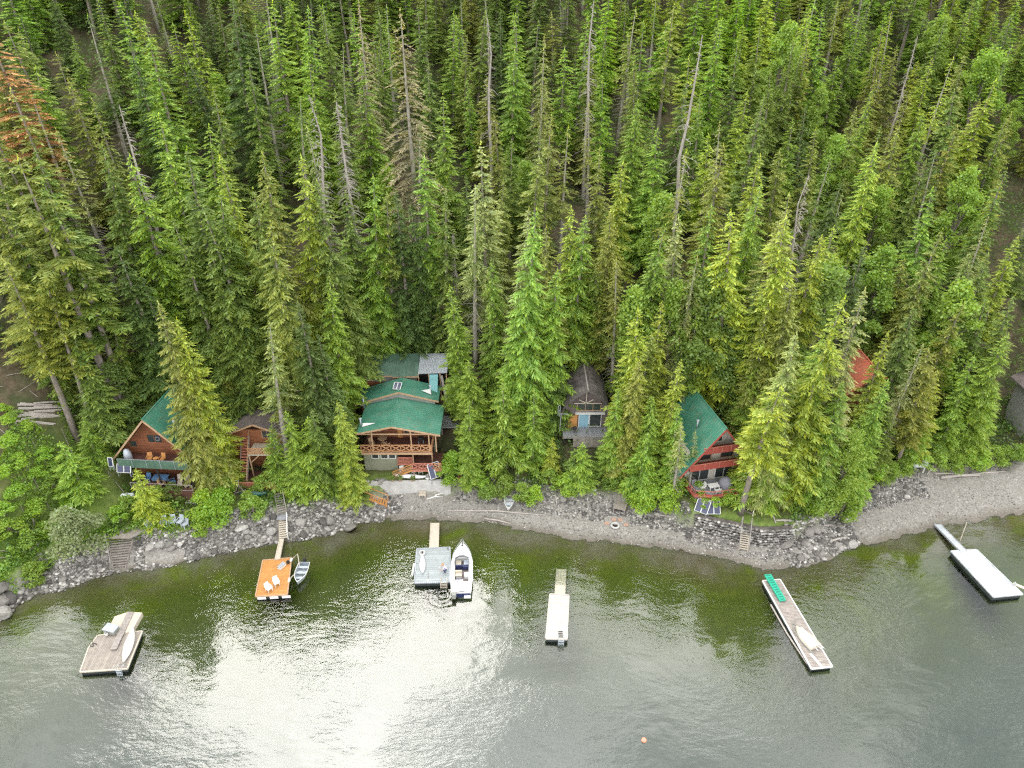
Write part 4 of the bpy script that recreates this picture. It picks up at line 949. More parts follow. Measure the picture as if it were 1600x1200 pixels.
def left_cabin():
    t = Th('cabin', (-42.4, 66, 4.5), -.07, 'log cabin with steep bright green gable roof beside the solar panels', 'cabin')
    gable_roof(t, -5.3, 5.3, 3.6, 3.6, 9.5, 1.0, 10, 'green_metal_y', .14, name='roof')
    t.part('gable_wall', 'log_wall', lambda m: gable_wall(m, -4.7, 4.7, 3.62, 4.0, 4.0, 9.1, 2.3, .2))
    t.part('lower_wall', 'log_wall', lambda m: m.box(-4.0, 4.4, 2.6, 9.5, -2.5, 3.4))
    wf = window(t, -.15, 2.3, 5.9, 1.7, 1.1, 'cedar_wall', 2)
    t.part('wreath', 'cloth_grey', lambda m: m.tube([(.25 + .27 * math.cos(a * .7), 2.2, 5.95 + .27 * math.sin(a * .7)) for a in range(10)], .06, 6), parent=wf)
    d = t.box('door', 'cedar_wall', 2.0, 3.0, 2.22, 2.297, 3.64, 5.8); t.boxes('louvre', 'log_wall', [(2.15, 2.85, 2.19, 2.217, 3.9 + k * .3, 4.05 + k * .3) for k in range(6)], parent=d)
    window(t, -3.0, 2.3, 5.0, .9, .8, 'cedar_wall'); window(t, 0, 2.3, 7.9, .8, .5, 'cedar_wall')
    t.box('upper_deck', 'brown_deck', -3.9, 4.4, .1, 2.3, 3.45, 3.6)
    t.part('deck_front', 'old_green_metal', lambda m: (m.box(-3.9, 4.4, -.02, .06, 3.2, 4.35),))
    t.bars('top_rail', 'aluminium', [((-3.95, .02, 4.4), (4.45, .02, 4.4)), ((-3.95, 0, 4.4), (-3.95, 0, 3.3)), ((4.45, 0, 4.4), (4.45, 0, 3.3))] + [((x, -.04, 3.25), (x, -.04, 4.4)) for x in (-2.2, -.5, 1.2, 2.9)], .06)
    t.box('lower_deck', 'brown_deck', -2.9, 4.6, -.6, 2.55, .3, .45)
    t.part('deck_skirt', 'brown_deck', lambda m: m.box(-1.6, 4.6, -.7, -.61, -.9, .5))
    rail(t, [(-2.9, -.6), (4.6, -.6)], .45, .95, 'grey_lumber', .06, 'N', 2.4)
    for x in (-2.8, .5, 4.4):
        t.bars('post', 'dark_in', [((x, .1, -2.4), (x, .1, 3.45))], .15)
    s_ = t.part('roof_vent', 'white_paint', lambda m: (m.bar((2.1, 3.4, 7.3), (2.1, 3.4, 7.9), .2), m.bar((2.3, 3.2, 7.15), (2.8, 3.0, 6.75), .3, .1)))
    return t
LC = left_cabin()
lw = LC.L
chair(lw((-.55, .9, 3.6)), .2, 'orange wooden chair on the log cabin upper deck, by the post', 'orange_wood')
chair(lw((1.0, .9, 3.6)), -.2, 'orange wooden chair on the log cabin upper deck, by the door', 'orange_wood')
small_table('small_table', lw((.25, .8, 3.6)), 'small orange wooden table between two chairs on the log cabin deck', .3, .55, 'orange_wood')
panel_stand('solar_panel', lw((-3.4, -.35, 2.5)), -.07, .85, 1.0, 2, 'double solar panel fixed below the edge of the log cabin deck', .45, .2)
panel_stand('solar_panel', lw((-4.75, -.3, 3.3)), -.07, .6, 1.1, 1, 'single narrow solar panel at the corner of the log cabin deck', .25, .2)
t = Th('covered_grill', lw((-3.3, 1.1, 3.6)), 0, 'upright grill under a pale blue cover at the log cabin deck corner', 'grill')
t.part('cover', 'chair_blue', lambda m: m.lathe([(.42, 0), (.46, .5), (.40, 1.0), (.26, 1.35), (.02, 1.5)], 12), smooth=True)
t = Th('picnic_table', lw((0, 1.0, .45)), 0, 'table under a blue cloth on the lower deck of the log cabin', 'table')
t.part('cloth', 'cloth_blue', lambda m: (m.box(-.9, .9, -.4, .4, .72, .77), m.box(-.92, .92, -.46, -.405, .45, .77)))
t.bars('leg', 'grey_lumber', [((-.7, 0, 0), (-.7, 0, .72))], .08); t.bars('leg', 'grey_lumber', [((.7, 0, 0), (.7, 0, .72))], .08)
for k, (x, y, mt, lb) in enumerate(((-1.6, .9, 'cloth_blue', 'blue folding chair at the end of the blue table under the log cabin deck'), (.5, .1, 'trim_wood', 'pale wooden chair in front of the blue table under the log cabin deck'),
                                   (1.6, .6, 'cloth_blue', 'blue chair between the blue table and the loungers under the log cabin deck'))):
    chair(lw((x, y, .45)), k * 1.1, lb, mt)
for k, (x, lb) in enumerate(((2.4, 'cream lounger on the lower deck of the log cabin, beside the blue chair'), (3.4, 'cream lounger on the lower deck of the log cabin, at the end of the deck'))):
    t = Th('lounger', lw((x, .8, .45)), .3, lb, 'lounger')
    t.box('seat', 'ramp_tan', -.28, .28, -.9, .4, .3, .36); t.part('backrest', 'ramp_tan', lambda m: m.bar((0, .42, .36), (0, .8, .85), .56, .06))
    t.bars('frame', 'white_paint', [((-.25, -.8, 0), (-.25, -.8, .3)), ((.25, -.8, 0), (.25, -.8, .3)), ((-.25, .3, 0), (-.25, .3, .3)), ((.25, .3, 0), (.25, .3, .3))], .05)

def deck_cabin():
    t = Th('cabin', (-32.0, 67.6, 3.3), 0, 'small wooden cabin on stacked decks half hidden by trees beside the grey stair', 'cabin')
    t.box('lower_deck', 'brown_deck', -2.9, 3.0, 0, 3.4, -.1, .05)
    rail(t, [(-2.9, 0), (3.0, -.1)], .05, .95, 'pink_rail', .09, 'H', 1.5)
    t.bars('rail_brace', 'rail_wood', [((.6, -.06, .2), (2.0, -.06, 1.0))], .1)
    t.box('upper_deck', 'ramp_tan', -.5, 3.2, 2.2, 4.6, 3.4, 3.55)
    rail(t, [(-.45, 2.25), (3.2, 2.25)], 3.55, .9, 'rail_wood', .08, 'H', 1.9, 'upper_railing')
    t.bars('deck_post', 'trim_wood', [((-.4, 2.3, 0), (-.4, 2.3, 3.4)), ((3.0, 2.3, 0), (3.0, 2.3, 3.4))], .14)
    t.bars('corner_brace', 'trim_wood', [((-.35, 2.25, 2.3), (.8, 2.25, 3.35))], .1)
    t.box('wall', 'cedar_wall', -3.2, 3.4, 4.65, 8.5, -2, 5.6)
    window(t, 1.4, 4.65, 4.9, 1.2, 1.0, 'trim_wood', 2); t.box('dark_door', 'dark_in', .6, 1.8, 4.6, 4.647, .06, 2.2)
    gable_roof(t, -3.9, 4.1, 5.2, 5.2, 6.9, 4.0, 9, 'brown_shingle', xc=.1)
    s0, s1 = Vector((-1.35, 4.6, 4.6)), Vector((-1.15, .6, .1))
    st = t.bars('stair_stringer', 'grey_lumber', [((-1.85, 4.6, 4.6), (-1.6, .6, .1)), ((-.85, 4.6, 4.6), (-.7, .6, .1))], .08, .2)
    for k in range(17):
        q = (k + .5) / 17; c = s0.lerp(s1, q); t.box('stair_step', 'pink_rail', c.x - .45, c.x + .45, c.y - .13, c.y + .13, c.z + .05, c.z + .1, parent=st)
    t.bars('stair_railing', 'trim_wood', [((-.8, 4.6, 5.5), (-.65, .6, 1.0)), ((-.65, .6, .1), (-.65, .6, 1.0))], .07, parent=st)
    for x, y in ((-2.7, .2), (2.8, .2), (0, .2)): t.bars('support_post', 'dark_in', [((x, y, -2.2), (x, y, -.1))], .15)
    return t
DC = deck_cabin()
p = DC.L((-1.9, -.12, .5)); panel_stand('solar_panel', (p.x, p.y, p.z), 0, 1.0, .75, 1, 'small blue solar panel hung on the railing of the stacked-deck cabin', .2, .03)
p = PT(375, 772); t = Th('sawhorse', (p.x, p.y, p.z), .4, 'pale A-shaped wooden frame in bushes below the stacked-deck cabin', 'frame')
t.bars('leg', 'grey_lumber', [((-.7, 0, -.1), (0, 0, 1.5))], .09); t.bars('leg', 'grey_lumber', [((.7, 0, -.1), (0, 0, 1.5))], .09); t.bars('crossbar', 'grey_lumber', [((-.8, -.05, .35), (.8, -.05, .45))], .08)

def gothic_cabin():
    t = Th('cabin', (9.4, 74.9, 6.9), 0, 'small cabin with tall pointed arch roof of dark shingles and pale blue door', 'cabin')
    prof = [(2.75, -.3), (3.15, .6), (3.3, 1.6), (3.2, 2.7), (2.85, 3.8), (2.15, 4.9), (1.15, 5.9), (0, 6.6)]
    full = [(-x, z) for x, z in prof[:-1]] + [(0, 6.6)] + [(x, z) for x, z in prof[:-1][::-1]]
    def shell(m):
        n = len(full); rings = []
        ys = [0, 2, 4, 6, 7.6]
        for j, y in enumerate(ys):
            for (x, z) in full: rings.append((x, y - (.9 * max(0, (z - 2) / 4.6) if j == 0 else 0) + (.6 * max(0, z / 6.6) if j == 4 else 0), z))
            for (x, z) in full: rings.append((x * .95, y - (.9 * max(0, (z - 2) / 4.6) if j == 0 else 0) + (.6 * max(0, z / 6.6) if j == 4 else 0), z * .97 - .02))
        fs = []
        for j in range(len(ys) - 1):
            a = j * 2 * n; b = a + 2 * n
            for i in range(n - 1):
                fs.append((a + i, a + i + 1, b + i + 1, b + i)); fs.append((a + n + i + 1, a + n + i, b + n + i, b + n + i + 1))
        for j in (0, len(ys) - 1):
            a = j * 2 * n
            for i in range(n - 1): fs.append((a + i, a + n + i, a + n + i + 1, a + i + 1))
        m.add(rings, fs)
    r = t.part('roof', 'shake', shell)
    t.bars('ridge_cap', 'grey_lumber', [((0, -.9, 6.64), (0, 8.2, 6.64))], .16, .08, parent=r)
    t.part('front_wall', 'brown_shingle', lambda m: m.prism_y([(-x * .93, z * .96) for x, z in prof[:-1]] + [(0, 6.25)] + [(x * .93, z * .96) for x, z in prof[:-1][::-1]], .75, .9))
    t.part('back_wall', 'cedar_wall', lambda m: m.prism_y([(-x * .93, z * .96) for x, z in prof[:-1]] + [(0, 6.25)] + [(x * .93, z * .96) for x, z in prof[:-1][::-1]], 7.2, 7.35))
    window(t, .45, .75, 3.15, 2.9, .95, 'trim_wood', 3)
    t.bars('truss', 'ramp_tan', [((-1.5, .5, 3.85), (2.0, .5, 3.85)), ((0, .5, 3.85), (0, .5, 5.9)), ((0, .5, 3.9), (-.9, .5, 4.4)), ((0, .5, 3.9), (.9, .5, 4.4))], .12)
    t.box('awning_beam', 'white_paint', -1.3, 2.5, .3, .7, 2.25, 2.42)
    d = t.box('door', 'door_blue', -.75, .5, .66, .747, .02, 2.15); t.bars('door_frame', 'white_paint', [((-.78, .65, 0), (-.78, .65, 2.2)), ((.52, .65, 0), (.52, .65, 2.2))], .08, parent=d)
    window(t, 1.35, .75, 1.15, 1.4, 1.9, 'white_paint', 1, 'sliding_window')
    t.box('side_door', 'orange_wood', -2.2, -1.0, .6, .747, .05, 1.95)
    t.box('deck', 'grey_deck', -2.9, 2.9, -1.6, .7, -.15, 0)
    rail(t, [(-2.9, -1.6), (2.9, -1.6)], -.15, .35, 'grey_lumber', .08, 'N', 3)
    t.box('deck_skirt', 'weathered', -1.6, 2.8, -1.5, -1.42, -1.6, -.16)
    for x in (-2.7, 0, 2.7): t.bars('support_post', 'dark_in', [((x, -1.3, -3), (x, -1.3, -.15))], .16)
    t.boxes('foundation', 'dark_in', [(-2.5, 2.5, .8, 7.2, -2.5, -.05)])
    t.bars('antenna', 'tin', [((-3.3, -.6, .2), (-3.2, -.6, 3.1)), ((-3.3, -.6, 3.0), (-2.3, -.6, 2.9)), ((-3.35, -.6, 2.6), (-3.35, -.6, 4.3)), ((-3.6, -.6, 2.7), (-3.6, -.6, 4.1)), ((-3.6, -.6, 4.1), (-3.35, -.6, 4.3)), ((-3.6, -.6, 3.4), (-3.35, -.6, 3.5))], .07)
    return t
G = gothic_cabin()
p = G.L((-1.4, -.6, 0)); t = Th('barbecue', tuple(p), 0, 'small black barbecue on the deck of the arched shingle cabin', 'barbecue')
t.part('bowl', 'black_paint', lambda m: m.lathe([(.02, .5), (.26, .6), (.3, .75), (.26, .9), (.02, 1.0)], 12)); t.bars('leg', 'black_paint', [((.2, .1, 0), (.1, .05, .55)), ((-.2, .1, 0), (-.1, .05, .55)), ((0, -.2, 0), (0, -.1, .55))], .04)

def right_cabin():
    t = Th('cabin', (24.6, 67.6, 4.2), .21, 'three-storey gabled cabin with green roof and red balconies above the leaning solar panels', 'cabin')
    gable_roof(t, -5.0, 5.0, 2.3, 2.3, 8.6, -.7, 8.6, 'green_metal_y', .14, fascia='red_rail')
    t.part('wall', 'cream_wall', lambda m: (m.prism_y([(-3.6, -1.5), (3.6, -1.5), (3.6, 4.1), (0, 8.3), (-3.6, 4.1)], .8, 8.0)))
    for z, w_ in ((2.85, 3.7), (5.15, 2.3)):
        b = t.box('balcony', 'red_rail', -w_, w_, -.5, .8, z - .15, z)
        t.boxes('balcony_front', 'red_rail', [(-w_, w_, -.56, -.505, z - .12, z + .8)], parent=b)
        t.bars('balcony_rail', 'pink_rail', [((-w_, -.58, z + .84), (w_, -.58, z + .84))] + [((x, -.6, z), (x, -.6, z + .84)) for x in np.arange(-w_, w_ + .1, w_ / 2)], .07, parent=b)
    window(t, -.2, .8, 6.3, 1.5, 1.0, 'white_paint', 1); window(t, -1.4, .8, 3.9, 1.8, 1.3, 'trim_wood', 1); window(t, 1.6, .8, 3.9, 1.6, 1.3, 'trim_wood', 1)
    window(t, -1.6, .8, 1.1, 2.4, 1.9, 'white_paint', 2, 'patio_door'); window(t, 1.6, .8, 1.1, 2.2, 1.9, 'white_paint', 2, 'patio_door')
    pl = [(-3.3, -1.9), (-1.2, -2.6), (1.9, -2.6), (3.4, -1.8), (3.5, .75), (-3.6, .75)]
    t.part('deck', 'grey_deck', lambda m: m.prism(pl, -.15, 0))
    rl = [(-3.6, .7), (-3.3, -1.9), (-1.2, -2.6), (1.9, -2.6), (3.4, -1.8), (3.5, .7)]
    t.part('railing_panel', 'red_rail', lambda m: [m.prism([a, b, (b[0] * .985, b[1] * .985), (a[0] * .985, a[1] * .985)], -.2, .45) for a, b in zip(rl[:-1], rl[1:])])
    rail(t, [(a * 1.01, b * 1.01) for a, b in rl], 0, .95, 'pink_rail', .07, 'N', 1.0, 'railing')
    for x, y in ((-3.0, -1.7), (-1.0, -2.3), (1.8, -2.3), (3.2, -1.6)): t.bars('support_post', 'grey_lumber', [((x, y, -3), (x, y, -.16))], .18)
    t.bars('diagonal_brace', 'ramp_tan', [((-2.3, -2.7, -2.1), (.6, -2.4, -.5))], .14)
    stovepipe(t, -1.7, 3.0, 6.3, 1.2)
    return t
RC = right_cabin(); lw = RC.L
t = Th('patio_table', lw((-.6, -1.2, 0)), .2, 'white plastic patio table beside the grey covered grill', 'table')
t.box('top', 'white_paint', -.65, .65, -.4, .4, .68, .73)
for x in (-.55, .55):
    for y in (-.32, .32): t.bars('leg', 'white_paint', [((x, y, 0), (x, y, .68))], .07)
for (x, y, a, lb) in ((-.4, -1.9, 3.1, 'white plastic chair in front of the white patio table on the red deck'), (-1.9, -.9, -1.4, 'white plastic chair at the end of the white patio table on the red deck'), (2.3, -.6, .6, 'white plastic chair behind the covered grill on the red deck'), (2.8, -1.2, 1.2, 'white plastic chair at the corner post of the red deck')):
    chair(lw((x, y, 0)), a + .2, lb, 'white_paint', name='plastic_chair')
t = Th('covered_grill', lw((1.1, -1.0, 0)), .2, 'rounded patio grill under a dark grey cover on the red deck', 'grill')
t.part('cover', 'cloth_grey', lambda m: m.lathe([(.85, 0), (.88, .5), (.78, .95), (.45, 1.3), (.02, 1.45)], 14), smooth=True)
t = Th('dark_lounger', lw((-2.6, -.7, 0)), .3, 'dark lounger on the red deck next to the railing corner', 'lounger')
t.box('seat', 'cloth_grey', -.3, .3, -.8, .4, .3, .4); t.part('backrest', 'cloth_grey', lambda m: m.bar((0, .42, .4), (0, .75, .95), .58, .08)); t.bars('leg', 'black_paint', [((-.25, -.7, 0), (-.25, -.7, .3)), ((.25, .3, 0), (.25, .3, .3))], .05)

def red_cabin():
    t = Th('cabin', (47.1, 78.0, 5.4), 0, 'cabin with a faded red metal roof buried among tall conifers', 'cabin')
    gable_roof(t, -4.0, 4.0, 4.7, 4.7, 8.2, 0, 7.5, 'red_metal', .12, fascia='red_metal')
    t.part('wall', 'cedar_wall', lambda m: m.prism_y([(-3.4, -2.5), (3.4, -2.5), (3.4, 5.0), (0, 7.9), (-3.4, 5.0)], 1.0, 7.0))
    window(t, 0, 1.0, 5.5, 1.6, 1.0, 'white_paint', 2); window(t, 2.2, 1.0, 3.4, 1.2, 1.0, 'white_paint', 1)
    t.box('deck', 'brown_deck', -3.5, 3.5, -1.0, .98, 1.9, 2.05); rail(t, [(-3.5, -1), (3.5, -1)], 2.05, .95, 'red_rail', .08, 'H', 1.7)
    for x in (-3.3, 3.3): t.bars('support_post', 'grey_lumber', [((x, -.9, -2.5), (x, -.9, 1.9))], .16)
red_cabin()
def edge_cabin():
    t = Th('cabin', (73.4, 75.6, 3.2), 0, 'brown shingled cabin with orange deck rail at the far end of the beach', 'cabin')
    gable_roof(t, -4.9, 4.9, 6.6, 6.6, 10.6, -.6, 8, 'brown_shingle', .16)
    t.part('wall', 'grey_wall', lambda m: m.prism_y([(-4.0, -2.0), (4.0, -2.0), (4.0, 7.0), (0, 10.2), (-4.0, 7.0)], .6, 7.5))
    window(t, -2.4, .6, 5.6, 1.8, 1.4, 'trim_wood', 2); window(t, -2.4, .6, 2.6, 1.8, 1.4, 'trim_wood', 2)
    t.box('deck', 'brown_deck', -4.4, 4.4, -1.8, .58, 3.6, 3.75); rail(t, [(-4.4, -1.8), (4.4, -1.8)], 3.75, .95, 'orange_wood', .09, 'H', 1.7)
    t.box('lower_deck', 'pink_rail', -4.9, 4.4, -2.6, .58, .6, .75); rail(t, [(-4.9, -2.6), (4.4, -2.6)], .75, .9, 'orange_wood', .09, 'H', 1.7, 'lower_railing')
    for x in (-4.2, 0, 4.2): t.bars('support_post', 'dark_in', [((x, -1.7, -2), (x, -1.7, 3.6))], .17)
edge_cabin()
def hut():
    p = PT(849, 616); t = Th('shed', (p.x, p.y, p.z), 0, 'little open-fronted hut with a brown roof beside the arched shingle cabin', 'shed')
    t.part('roof', 'brown_shingle', lambda m: m.add([(-1.3, -.9, 1.9), (1.3, -.9, 1.85), (1.3, 1.6, 2.9), (-1.3, 1.6, 2.9), (-1.3, -.9, 1.8), (1.3, -.9, 1.75), (1.3, 1.6, 2.8), (-1.3, 1.6, 2.8)], [(0, 1, 2, 3), (7, 6, 5, 4), (0, 4, 5, 1), (1, 5, 6, 2), (2, 6, 7, 3), (3, 7, 4, 0)]))
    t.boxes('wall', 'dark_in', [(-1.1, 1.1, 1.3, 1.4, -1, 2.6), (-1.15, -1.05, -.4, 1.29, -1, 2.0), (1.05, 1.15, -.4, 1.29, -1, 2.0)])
    t.bars('post', 'trim_wood', [((-1.1, -.75, -.8), (-1.1, -.75, 1.85)), ((1.1, -.75, -.8), (1.1, -.75, 1.85))], .12)
hut()
p = PT(522, 612); t = Th('outhouse', (p.x, p.y, p.z), .2, 'narrow white outhouse glimpsed between trunks beside the lodge', 'outhouse')
t.box('wall', 'white_paint', -.8, .8, -.6, .8, -.6, 2.0); t.box('door', 'dark_in', -.35, .35, -.66, -.603, 0, 1.7); t.part('roof', 'tin', lambda m: m.add([(-1, -.8, 2.0), (1, -.8, 2.0), (1, 1, 2.4), (-1, 1, 2.4), (-1, -.8, 1.93), (1, -.8, 1.93), (1, 1, 2.33), (-1, 1, 2.33)], [(0, 1, 2, 3), (7, 6, 5, 4), (0, 4, 5, 1), (1, 5, 6, 2), (2, 6, 7, 3), (3, 7, 4, 0)]))

# ------------------------------------------------------------------ walls on the shore
def conc():
    a = P(600, 780, .6); b = P(706, 772, .6)
    t = Th('retaining_wall', (0, 0, 0), 0, 'long grey concrete retaining wall on the beach below the lodge', 'wall')
    A = Vector((-17.6, 68.9)); B = Vector((-8.05, 69.3))
    d = (B - A).normalized(); n = Vector((-d.y, d.x)) * .35
    t.part('concrete', 'concrete', lambda m: (m.prism([A, B, B + n, A + n], -.3, 3.12), m.prism([A + Vector((-2.6, -1.9)), A + Vector((-.004, 0)), A + n + Vector((-.004, 0)), A + Vector((-2.85, -1.6))], -.3, [2.2, 2.95, 2.95, 2.2]),
                                         m.prism([B + Vector((.004, 0)), B + Vector((.3, .1)), B + Vector((.25, 2.6)), B + Vector((-.05, 2.6))], -.3, 3.05)))
conc()
def stonewall():
    t = Th('stone_wall', (0, 0, 0), 0, 'low wall of stacked pale stones behind the beach below the red-decked cabin', 'wall')
    rg = np.random.RandomState(8); V = []; F = []
    ico = icosa()
    xs = np.linspace(X_at(1076) * 1.0 + 1.2, X_at(1243) + .6, 62)
    for j in range(7):
        for x in xs:
            y = np.interp(x, SX, SY) + 3.0 + .09 * j + rg.uniform(-.08, .08); z = .55 + j * .31
            sc = rg.uniform(.13, .22) * np.array([1.25, 1, .85]); a = rg.uniform(0, 6.28)
            v = ico[0] * sc * rg.uniform(.8, 1.15, (12, 1)); k = len(V) * 12
            V.append(v + [x + rg.uniform(-.1, .1), y, z + rg.uniform(-.06, .06)]); F.append(ico[1] + k)
    me = np_mesh('stones', np.concatenate(V), np.concatenate(F), 'rubble'); link('stones', me, t.o)
    def back(m):
        for a, b in zip(xs[:-1:4], xs[4::4]):
            ya = float(np.interp(a, SX, SY)) + 3.6; yb = float(np.interp(b, SX, SY)) + 3.6
            m.prism([(a, ya), (b, yb), (b, yb + .6), (a, ya + .6)], -.2, 2.5)
    t.part('backing', 'shake', back)
def icosa():
    p = (1 + 5 ** .5) / 2
    v = np.array([(-1, p, 0), (1, p, 0), (-1, -p, 0), (1, -p, 0), (0, -1, p), (0, 1, p), (0, -1, -p), (0, 1, -p), (p, 0, -1), (p, 0, 1), (-p, 0, -1), (-p, 0, 1)], float)
    v /= np.linalg.norm(v[0])
    f = np.array([(0, 11, 5), (0, 5, 1), (0, 1, 7), (0, 7, 10), (0, 10, 11), (1, 5, 9), (5, 11, 4), (11, 10, 2), (10, 7, 6), (7, 1, 8), (3, 9, 4), (3, 4, 2), (3, 2, 6), (3, 6, 8), (3, 8, 9), (4, 9, 5), (2, 4, 11), (6, 2, 10), (8, 6, 7), (9, 8, 1)])
    return v, f
stonewall()

# ------------------------------------------------------------------ stairs down the banks
def stairs(name, top, bot, w0, w1, n, label, mat='weathered', rails=(1,), rmat='grey_lumber', risers=False, group=None):
    top = Vector(top); bot = Vector(bot); d = bot - top; hd = Vector((d.x, d.y, 0)).normalized(); sd = Vector((-hd.y, hd.x, 0))
    t = Th(name, tuple(bot), 0, label, 'stairs', group)
    o = -bot
    for k in range(n):
        q = (k + .5) / n; c = top + d * q + o; w = w0 + (w1 - w0) * q; hl = hd * (Vector((d.x, d.y, 0)).length / n * .36)
        t.part('step', mat, lambda m: m.add([c + sd * w / 2 - hl, c - sd * w / 2 - hl, c - sd * w / 2 + hl, c + sd * w / 2 + hl] + [p + Vector((0, 0, .07)) for p in (c + sd * w / 2 - hl, c - sd * w / 2 - hl, c - sd * w / 2 + hl, c + sd * w / 2 + hl)], [(0, 1, 2, 3), (7, 6, 5, 4), (0, 4, 5, 1), (1, 5, 6, 2), (2, 6, 7, 3), (3, 7, 4, 0)]))
    for s_ in (-1, 1): t.bars('stringer', mat, [(top + o + sd * s_ * w0 / 2 - Vector((0, 0, .12)), bot + o + sd * s_ * w1 / 2 - Vector((0, 0, .12)))], .07, .24)
    for s_ in rails:
        a = top + o + sd * s_ * (w0 / 2 + .06); b = bot + o + sd * s_ * (w1 / 2 + .06)
        t.bars('handrail', rmat, [(a + Vector((0, 0, .9)), b + Vector((0, 0, .9))), (a - Vector((0, 0, .2)), a + Vector((0, 0, .95))), (b - Vector((0, 0, .2)), b + Vector((0, 0, .95)))], .08)
    return t
def lift(px, py, dz=.25):
    p = PT(px, py); return Vector((p.x, p.y, p.z + dz))
stairs('stairs', lift(190, 846, .35), lift(187, 888, .12), 2.7, 1.3, 11, 'wide weathered plank stairs down the rocks beside the willow', 'weathered_y', (-1,))
pp = lift(188, 838, .35); p2 = lift(215, 828, .4)
t = Th('platform', tuple(pp), 0, 'grey board platform above the wide weathered stairs', 'deck')
t.part('boards', 'weathered', lambda m: m.prism([(-1.45, -.7), (1.45, -.7), (3.6, 1.6), (2.6, 2.2), (1.2, .9), (-1.45, .8)], -.1, .02))
t.part('edge_beam', 'grey_lumber', lambda m: m.bar((1.6, -.7, .1), (3.8, 1.6, .1), .14, .2))
stairs('stairs', lift(436, 775, .5), lift(442, 806, .45), .95, .95, 9, 'upper flight of grey wooden stairs above the orange dock', 'grey_lumber', (1,))
pl = lift(443, 811, .4); t = Th('landing', tuple(pl), 0, 'small grey wooden landing between two flights above the orange dock', 'deck')
t.box('boards', 'grey_deck', -.65, .6, -.5, .45, -.08, .02); t.bars('post', 'grey_lumber', [((.5, 0, -1), (.5, 0, .9))], .1)
stairs('stairs', lift(443, 814, .35), P(443, 842, .5), .95, .95, 9, 'lower flight of pale wooden stairs meeting the orange dock gangway', 'ramp_tan', (1,), 'white_paint')
stairs('stairs', PY(1183, 768, 65.6), PY(1169, 803, 63.4), .95, .95, 8, 'upper flight of brown stairs with pale handrail above the stone wall', 'weathered', (1,), 'white_paint')
p = PY(1172, 812, 62.9); t = Th('landing', (p.x, p.y, p.z), 0, 'weathered plank landing between the two flights at the stone wall', 'deck')
t.box('boards', 'weathered', -1.0, 1.3, -.5, .7, -.1, .02); t.bars('post', 'grey_lumber', [((-1.05, -.4, -2), (-1.05, -.4, .8))], .13); t.bars('post', 'grey_lumber', [((1.2, -.4, -2), (1.2, -.4, -.1))], .12)
stairs('stairs', PY(1166, 818, 62.3), lift(1161, 861, .15), .95, .95, 12, 'lower flight of pale stairs from the stone wall to the beach', 'ramp_tan', (1, -1), 'grey_lumber')
p = PY(1186, 757, 66.4); t = Th('landing', (p.x, p.y, p.z), .4, 'small railed landing at the head of the brown stairs', 'deck')
t.box('boards', 'weathered', -.8, .8, -.7, .7, -.1, 0); rail(t, [(-.8, .7), (.8, .7), (.8, -.7)], 0, .9, 'grey_lumber', .08, 'X', 1.5)
for px_, lb in ((1197, 'stout weathered pile beside the upper brown stairs, nearer the railing'), (1203, 'stout weathered pile beside the upper brown stairs, nearer the big tree')):
    a = PY(px_, 763, 65.4); b = PT(px_ - 6, 795); t = Th('pile_post', tuple(b), 0, lb, 'post'); t.part('shaft', 'driftwood', lambda m: m.tube([(0, 0, -.5), tuple(a - b)], .16, 8), smooth=True)
# orange ramp with railing at the concrete wall
a = Vector((-18.3, 67.9, 2.6)); b = Vector((-15.2, 67.6, .75))
stairs('ramp_stairs', (-18.9, 68.0, 2.4), (-15.6, 67.9, .7), .9, .9, 11, 'orange wooden stair with slatted rail below the end of the concrete wall', 'orange_wood', (-1, 1), 'orange_wood')
# ------------------------------------------------------------------ docks
class Dock:
    def __init__(s, name, pxs, zt, label, deck, side='dock_side', edge=None, th=.16, fl=.38, org=0, ax=1, cat='dock', grp=None, extra=None):
        """pxs: corners in the photo (counter-clockwise seen from above, starting near-left); local x runs along the first edge"""
        W = [P(a, b, zt) for a, b in pxs]
        o = W[0]; d = (W[1] - W[0]).normalized(); rz = math.atan2(d.y, d.x)
        s.t = Th(name, (o.x, o.y, 0), rz, label, cat, grp)
        c, q = math.cos(-rz), math.sin(-rz)
        s.loc = lambda p: ((p.x - o.x) * c - (p.y - o.y) * q, (p.x - o.x) * q + (p.y - o.y) * c)
        s.pl = [s.loc(p) for p in W]; s.zt = zt
        s.t.part('deck', deck, lambda m: m.prism(s.pl, zt - th, zt))
        cx = sum(p[0] for p in s.pl) / len(s.pl); cy = sum(p[1] for p in s.pl) / len(s.pl)
        ins = [(p[0] + (cx - p[0]) * .03, p[1] + (cy - p[1]) * .02) for p in s.pl]
        s.t.part('float', side, lambda m: m.prism(ins, -fl, zt - th - .003))
        if edge:
            n = len(s.pl)
            s.t.part('edge_board', edge, lambda m: [m.bar((s.pl[i][0], s.pl[i][1], zt - .02), (s.pl[(i + 1) % n][0], s.pl[(i + 1) % n][1], zt - .02), .12, .14) for i in range(n)])
    def at(s, px, py, z=None):
        p = P(px, py, s.zt if z is None else z); return s.loc(p)
